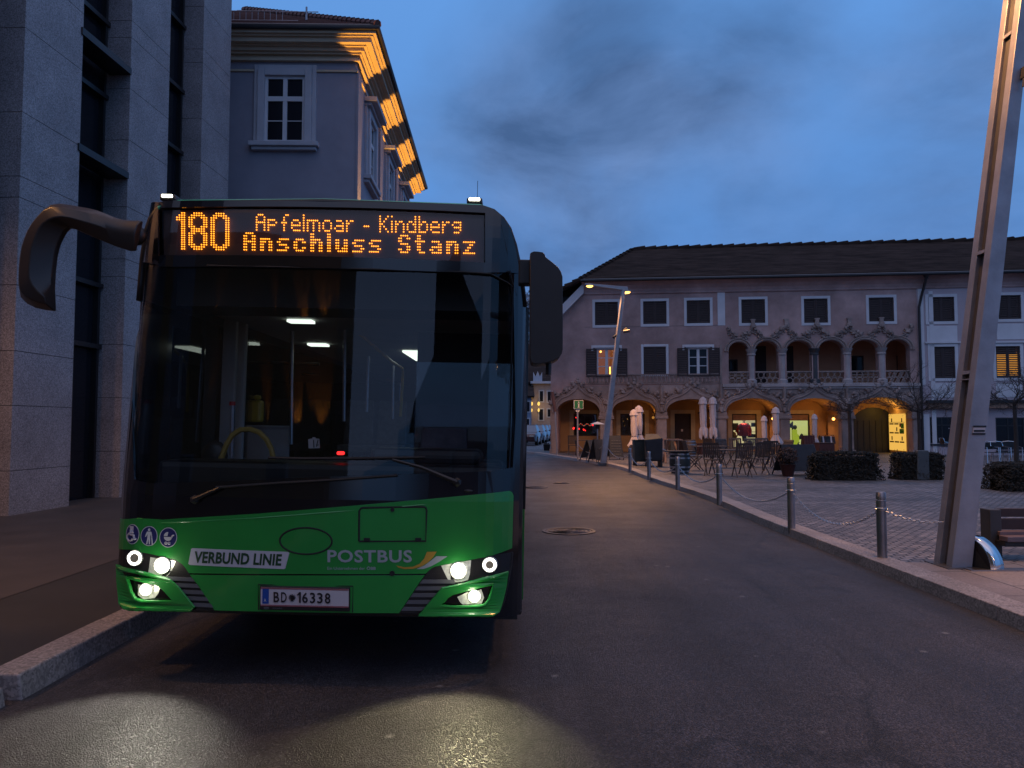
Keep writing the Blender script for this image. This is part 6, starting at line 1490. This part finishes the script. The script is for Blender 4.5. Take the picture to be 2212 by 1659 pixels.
# hedges
def hedge(u0, u1, v, vt, dep, label):
    a = at(u0, v); c = at(u1, v); y = a.y; h = ZV(vt, y + dep*.3) - PZ; w = (c.x - a.x)/2; t = thing('hedge', label, 'hedge', ((a.x+c.x)/2, y + dep/2, PZ), 0, 'clipped hedges on the square')
    k = MB(); w *= .92; leafball(k, (0, 0, h/2), w, dep/2, h/2, int(6500*w*1.2), .035, True); k.build('leaves', m_hedge, t)
    k = MB()
    for _ in range(int(70*w)):
        x = random.uniform(-w, w); yy = random.uniform(-dep*.45, dep*.45); l = random.uniform(.04, .13); k.tube([(x, yy, h*.95), (x + random.uniform(-.05, .05), yy, h*1.0+l)], [.006, .003], 3)
    k.build('twigs', m_hedge, t)
    k = MB(); k.box(-w*.93, w*.93, -dep*.40, dep*.40, -.02, h*.86); k.build('leafy_core', m_hedge, t); return t
hedge(1762, 1905, 1038, 978, .6, 'dense hedge block left of the gap before the dark gate')
h2 = hedge(1945, 2046, 1037, 980, .6, 'hedge block just left of the big leaning mast')
hedge(2172, 2330, 1062, 1001, .8, 'hedge block at the right edge of the picture')
a = at(1905, 1037); c = at(1936, 1037); chain(Vector((a.x-.05, a.y+.5, .62)), Vector((c.x+.05, c.y+.5, .62)), 'low chain hanging between the two hedges', .35)
p = at(1986, 1036); t = thing('utility_post', 'short grey green utility post in front of the hedge beside the mast', 'post', (p.x, p.y - .15, PZ)); k = MB(); k.hexa([(-.17,-.06,0),(.17,-.06,0),(.17,.06,0),(-.17,.06,0)], [(-.13,-.05,.78),(.17,-.05,.78),(.17,.05,.78),(-.13,.05,.78)]); k.build('body', m_upost, t, bevel=.02)
# clothes rails
def rail(u0, u1, v, vt, label, cols, n):
    a = at(u0, v); c = at(u1, v); w = (c.x-a.x)/2; h = ZV(vt, a.y) - PZ; t = thing('clothes_rail', label, 'clothes rail', ((a.x+c.x)/2, a.y, PZ), 0, 'clothes rails before the second shop')
    k = MB(); k.tube([(-w, -.2, .03), (-w, 0, .05), (-w, 0, h), (w, 0, h), (w, 0, .05), (w, -.2, .03)], .016, 6); k.build('frame', m_dframe, t)
    for i in range(n):
        x = -w*.9 + 1.8*w*i/(n-1); k = MB(); L_ = h*random.uniform(.42, .55); k.hexa([(x-.05,-.24,h-L_),(x+.05,-.24,h-L_),(x+.05,.24,h-L_),(x-.05,.24,h-L_)], [(x-.03,-.18,h-.05),(x+.03,-.18,h-.05),(x+.03,.18,h-.05),(x-.03,.18,h-.05)]); k.build('garment', cols[i % len(cols)], t, bevel=.02)
rail(1735, 1757, 985, 938, 'clothes rail packed with dark maroon garments', [m_rust2, m_maroon], 8)
rail(1771, 1801, 983, 940, 'clothes rail with mixed dark and pale garments', [m_black, m_canvas, m_rust2, m_board, m_black], 9)
p = at(1782, 988); t = thing('display_table', 'cloth covered table under the mixed clothes rail', 'table', p); w = 34/F*p.y/2; h = ZV(957, p.y) - PZ
k = MB(); k.box(-w, w, -.25, .35, .02, h); k.build('cloth', m_rust2, t, bevel=.03); k = MB(); k.box(-w*1.02, w*1.02, -.27, .37, h, h+.02); k.build('table_top', m_wood, t)
# red dressed mannequin in the first shop
q = SH[3]; s = (q[0]*.45 + q[1]*.55); t = thing('mannequin', 'shop mannequin in a bright red jacket behind the lit window', 'mannequin', FW(s, DB+.45, .12), -TH)
k = MB(); k.lathe([(.10, .55), (.12, .75), (.17, .95), (.15, 1.15), (.20, 1.42), (.16, 1.50), (.055, 1.55), (.05, 1.60), (.085, 1.66), (.10, 1.75), (.08, 1.84), (.02, 1.88)], n=14); k.cyl((0, 0, 0), (0, 0, .56), .03, n=8); k.lathe([(.2, 0), (.2, .03), (.03, .05)], n=14); k.build('figure', m_intd, t, smooth=True)
k = MB(); k.lathe([(.25, .82), (.27, .9), (.24, 1.12), (.28, 1.36), (.24, 1.47), (.10, 1.53)], n=18, ruff=lambda th, z: 1+.06*math.cos(6*th)); 
for sx in (-1, 1): k.tube([(sx*.24, 0, 1.42), (sx*.34, .02, 1.15), (sx*.32, -.05, .86)], [.085, .075, .06], 8)
k.build('jacket', m_redj, t, smooth=True)
# ================================================================== bench and steel arc
p = PG(2115, 1180, PZ); t = thing('bench', 'dark slatted bench beside the big leaning mast', 'bench', (5.24, 8.62, PZ)); Z = lambda v: ZV(v, 8.62) - PZ
k = MB(); k.box(.14, 2.3, -.02, .03, Z(1118)+.01, Z(1098)); k.box(.14, 2.3, -.03, .02, Z(1143), Z(1118)-.008); k.build('backrest', m_slat, t, bevel=.006)
k = MB(); k.box(.08, 2.3, -.16, -.03, Z(1153), Z(1144)); k.box(.06, 2.3, -.32, -.17, Z(1162), Z(1151)); k.build('seat', m_slat2, t, bevel=.006)
k = MB(); k.box(.05, 2.3, -.3, .0, Z(1172), Z(1163)); k.build('seat_frame', m_black, t)
for x in (0.0, 2.18): k = MB(); k.box(x, x+.13, -.12, .06, -.02 if x else 0, Z(1098)); k.build('end_panel', m_endp, t, bevel=.01)
t = thing('steel_arc', 'curved polished steel sheet reflecting orange light beside the mast foot', 'steel sheet', (4.62, 7.72, PZ))
k = MB(); n = 18; vs = []
for i in range(n+1):
    a = R(90) * i/n; y = .26*(1 - math.sin(a)); z = .30*math.cos(a) + .018; x = .03 + .10*math.sin(a)**1.3
    vs += [(x, y, z), (x + .135, y, z)]
k.add(vs, [(2*i, 2*i+1, 2*i+3, 2*i+2) for i in range(n)]); k.build('sheet', m_polish, t, smooth=True, solid=.006)
k = MB(); k.add([(-.02, .26, .318), (-.02, .26, .018), (-.02, 0.0, .018)] + [vs[2*(n-i)] for i in range(n+1)], [tuple(range(n+4))]); k.build('end_plate', m_dframe, t, solid=.004)
k = MB(); k.box(-.08, 2.6, -.03, .09, -.02, .018); k.build('ground_rail', m_steel, t)
# ================================================================== bare trees on the square
def tree(u, v, v_cr, spread, label, nb_=9, seed=1, flat=.45):
    rnd = random.Random(seed); p = at(u, v); h = ZV(v_cr, p.y) - PZ; t = thing('bare_tree', label, 'tree', p, 0, 'small bare trees on the square')
    k = MB(); k.tube([(0, 0, -.05), (.02, 0, h*.5), (0, .01, h)], [.085, .07, .06], 8); k.build('trunk', m_bark, t, smooth=True); k = MB()
    def br(a, d, L_, r_, dep):
        pts = [a]; q = a.copy(); dd = d.copy()
        for _ in range(4): dd = (dd + Vector((rnd.gauss(0, .22), rnd.gauss(0, .22), rnd.gauss(0, .18) + .03))).normalized(); q = q + dd*L_/4; pts.append(q.copy())
        k.tube(pts, [r_, r_*.85, r_*.7, r_*.55, r_*.35], 4)
        if dep:
            for j in (1, 2, 3, 4, 4):
                nd = (dd + Vector((rnd.gauss(0, .7), rnd.gauss(0, .7), rnd.gauss(.05, .5)))).normalized(); br(pts[j], nd, L_*rnd.uniform(.45, .7), r_*.55, dep-1)
    for i in range(nb_): a = 6.283*i/nb_; br(Vector((0, 0, h - rnd.uniform(0, .25))), Vector((math.cos(a), math.sin(a), flat*rnd.uniform(.3, 1.4))).normalized(), spread*rnd.uniform(.5, .75), .024, 3)
    k.build('branches', m_bark, t); return t
tree(1837, 1000, 873, 1.0, 'slim bare tree before the pier left of the dark gate', 7, 3, .3)
tree(1987, 1000, 880, 1.5, 'bare pollarded tree in front of the downpipe', 9, 5, .45)
tree(2196, 1005, 868, 1.5, 'bare pollarded tree at the right edge before the white house', 9, 8, .6)
# ================================================================== side street beyond: houses, cars
def shaft_house(name, label, u0, u1, v_base, v_eave, Y, dep, mat, wins, roofv=None, roofmat=None):
    a = PY(u0, v_base, Y); c = PY(u1, v_base, Y); w = c.x - a.x; ze = ZV(v_eave, Y); t = thing(name, label, 'house', (a.x, Y, 0), 0)
    k = MB(); k.box(0, w, 0, dep, -.2, ze); k.build('wall', mat, t)
    if roofv:
        zr = ZV(roofv, Y + dep*.5); k = MB(); k.add([(-.3,-.4,ze-.05),(w+.3,-.4,ze-.05),(w+.3,dep/2,zr),(-.3,dep/2,zr),(-.3,dep+.3,ze),(w+.3,dep+.3,ze)], [(0,1,2,3),(3,2,5,4),(0,3,4),(1,5,2)]); k.build('roof', roofmat or m_roof, t, solid=.2)
    for (ua, va, ub, vb, kind) in wins:
        A = PY(ua, vb, Y); B = PY(ub, va, Y); k = MB(); k.box(A.x-a.x-.12, B.x-a.x+.12, -.08, .02, A.z-.12, B.z+.12); f = k.build('window', m_trim if kind != 'lit' else m_shut, t)
        k = MB(); k.box(A.x-a.x, B.x-a.x, -.10, -.07, A.z, B.z); k.build('pane', m_dglass if kind != 'lit' else m_shop, f)
    return t
m_bluew = M('blue_plaster', (0.16, 0.22, 0.32), 0.85, var=0.1); m_creamw = M('cream_house', (0.34, 0.27, 0.24), 0.85, var=0.12)
ch_ = shaft_house('cream_house', 'cream house with two lit wall lanterns at the end of the side street', 1148, 1200, 955, 827, 84, 14, m_creamw, [(1166, 845, 1173, 867, 'd'), (1183, 846, 1190, 868, 'd'), (1165, 884, 1173, 907, 'd'), (1183, 884, 1189, 900, 'd'), (1164, 930, 1173, 946, 'lit'), (1180, 932, 1192, 946, 'lit')], 780, m_roof)
k = MB(); Y = 83.6; x0 = PY(1148, 0, Y).x
def cb(mb, ua, va, ub, vb, d0=-.6, d1=0): A = PY(ua, vb, 84); B = PY(ub, va, 84); mb.box(A.x-x0*84/83.6, B.x-x0*84/83.6, d0, d1, A.z, B.z)
cb(k, 1147, 824, 1196, 829); k.build('cornice', m_trim, ch_)
k = MB(); A = PY(1153, 824, 84); B = PY(1172, 810, 84); k.prism([[(A.x-x0, A.z), (A.x-x0, B.z+.3), ((A.x*.75+B.x*.25)-x0, B.z-.2), ((A.x+B.x)/2-x0, B.z+.4), ((A.x*.25+B.x*.75)-x0, B.z-.2), (B.x-x0, B.z+.3), (B.x-x0, A.z)]], -.3, .2); k.build('gable_parapet', m_trim, ch_)
for u in (1157.5, 1172.8):
    A = PY(u, 879, 83.2); k = MB(); k.blob((A.x-x0-.4, -.7, A.z+.35), .2, 1, .1, (.8, .8, 1.2)); k.blob((A.x-x0-.4, -.7, A.z-.35), .15, 1, .1, (.8, .8, 1.4)); k.build('wall_lantern', E('lantern_glow', (1.0, .62, .14), 1.3), ch_)
pt('lantern_glow', (PY(1165, 880, 82).x, 82, PY(1165, 880, 82).z), 60, (1, .6, .2), .2)
shaft_house('blue_house', 'pale blue house at the left of the side street, beside the bus', 1100, 1148, 955, 856, 80, 12, m_bluew, [(1138, 868, 1144, 889, 'd'), (1138, 905, 1143, 925, 'd')], 826, m_roof)
shaft_house('tall_house', 'tall shadowed gable house behind the blue one', 1080, 1150, 960, 800, 100, 12, m_creamw, [(1132, 840, 1140, 850, 'lit2')], 744, m_roof)
t = tag(thing('bare_tree', '', 'tree', (0, 0, 0)), 'distant pale tree top in the sky gap beside the right mirror', 'tree'); p = PY(1143, 918, 150); t.location = (p.x, 150, 0)
k = MB(); k.cyl((0, 0, 0), (0, 0, 18), .4, .15, 8); k.build('trunk', m_bark, t); k = MB(); leafball(k, (0, 0, 21), 3.2, 3, 7.5, 900, .5); k.build('crown', M('frosty_twigs', (0.25, 0.27, 0.3), .9, var=.2), t)
def make_car():
    t = thing('parked_car', '', 'car', (0, 0, 0), 0, 'cars parked along the side street')
    k = MB(); sec = [(-2.1, .35, .62, .70), (-1.95, .28, .80, .80), (-1.1, .25, .92, .86), (.9, .25, .95, .86), (1.9, .28, .90, .82), (2.1, .4, .72, .74)]
    vs = []
    for (y, z0, z1, w) in sec: vs += [(-w, y, z0), (w, y, z0), (w, y, z1*.8), (w*.92, y, z1), (-w*.92, y, z1), (-w, y, z1*.8)]
    k.add(vs, [(i*6+j, i*6+(j+1) % 6, (i+1)*6+(j+1) % 6, (i+1)*6+j) for i in range(5) for j in range(6)] + [tuple(range(6)), tuple(range(30, 36))]); k.build('body', m_carp, t, smooth=True)
    k = MB(); k.hexa([(-.80,-1.15,.90),(.80,-1.15,.90),(.80,1.7,.92),(-.80,1.7,.92)], [(-.62,-.35,1.42),(.62,-.35,1.42),(.62,1.2,1.42),(-.62,1.2,1.42)]); c_ = k.build('cabin_glass', m_carg, t, bevel=.06)
    k = MB(); k.box(-.60, .60, -.30, 1.15, 1.41, 1.46); k.build('car_roof', m_carp, t, bevel=.02)
    for x in (-.78, .78):
        for y in (-1.35, 1.3): k = MB(); k.cyl((x-.1, y, .32), (x+.1, y, .32), .32, n=16); w = k.build('wheel', m_rubber, t); k = MB(); k.cyl((x*1.135-.01, y, .32), (x*1.135+.01, y, .32), .19, n=12); k.build('rim', m_steel, w)
        k = MB(); k.box(x*.62-.14, x*.62+.14, -2.1, -2.02, .58, .70); k.build('headlight', m_refl, t)
        k = MB(); k.blob((x*1.2, -.75, .98), .1, 1, 0, (.8, .5, .6)); k.build('door_mirror', m_plastic, t)
    return t
m_carp = M('car_paint_dark_red', (0.05, 0.012, 0.014), 0.3, var=0.05, coat=0.8); m_carg = M('car_glass', (0.10, 0.15, 0.20), 0.05, var=0, spec=0.9)
cr_ = [(1141, 54, 'dark red car nearest in the row of parked cars in the side street'), (1157, 60, 'second parked car behind the dark red one'), (1167, 66, 'third car in the row parked along the side street'), (1175, 72, 'fourth parked car, before the lit ground floor windows'), (1182, 78, 'last visible parked car beside the arcaded house corner')]
c0 = make_car()
for i, (u, Y, lab) in enumerate(cr_):
    p = PY(u, 950, Y)
    if i == 0: c0.location = (p.x, Y + 2, 0.11); c0.rotation_euler[2] = -.12; c0['label'] = lab
    else: dup(c0, (p.x, Y + 2, 0.11), -.12, lab)
# ================================================================== street behind the camera, mirrored in the windscreen
def dark_house(name, label, x, y, w, h, hr, mat, rz=0, lit=()):
    t = thing(name, label, 'house', (x, y, 0), rz); k = MB(); k.box(-w/2, w/2, -8, 0, 0, h); k.build('wall', mat, t)
    k = MB(); k.add([(-w/2-.3, .3, h), (w/2+.3, .3, h), (0, .3, h+hr), (-w/2-.3, -8.3, h), (w/2+.3, -8.3, h), (0, -8.3, h+hr)], [(0,1,2), (3,5,4), (0,2,5,3), (1,4,5,2), (0,3,4,1)]); k.build('roof', m_roof, t)
    for i in range(3):
        for z in (1.2, 4.2):
            a = -w/2 + w*(i+.5)/3; k = MB(); frame_ring(k, a-.5, a+.5, z, z+1.5, .1, -.02+.02, .06); f = k.build('window', m_trim, t); k = MB(); k.box(a-.5, a+.5, .005, .02, z, z+1.5); k.build('pane', m_dglass, f)
    for a in lit:
        for z, e in ((6.0, 700), (11.0, 350)):
            sp = bpy.data.lights.new('uplight_beam', 'SPOT'); sp.energy = e; sp.color = (1, .5, .1); sp.spot_size = R(30); sp.spot_blend = .4; sp.shadow_soft_size = .05
            so = bpy.data.objects.new('uplight_beam', sp); COL.objects.link(so); so.parent = t; so.location = (a, .35, z); so.rotation_euler = (R(186), 0, 0)
    return t
dark_house('gabled_house', 'steep dark gabled house mirrored in the right half of the windscreen', 4.2, -26, 7, 8, 10, m_pink)
dark_house('gabled_house', 'broad dark house mirrored in the left half of the windscreen', -23, -24, 32, 18, 4, m_ochre, lit=(2.5, 5.5, 8.5, 11.5, 14.2))
for (x, y, e, lab) in ((4.3, -9.0, 420, 'street lamp behind the viewpoint, mirrored as an orange dot in the windscreen'), (6.8, -14, 300, 'farther street lamp behind the viewpoint at the plaza edge'), (-7.0, 4.6, 480, 'street lamp on the left pavement just outside the picture, lighting the granite piers')):
    lamp_mast((x, y, .12), lab, energy=e)
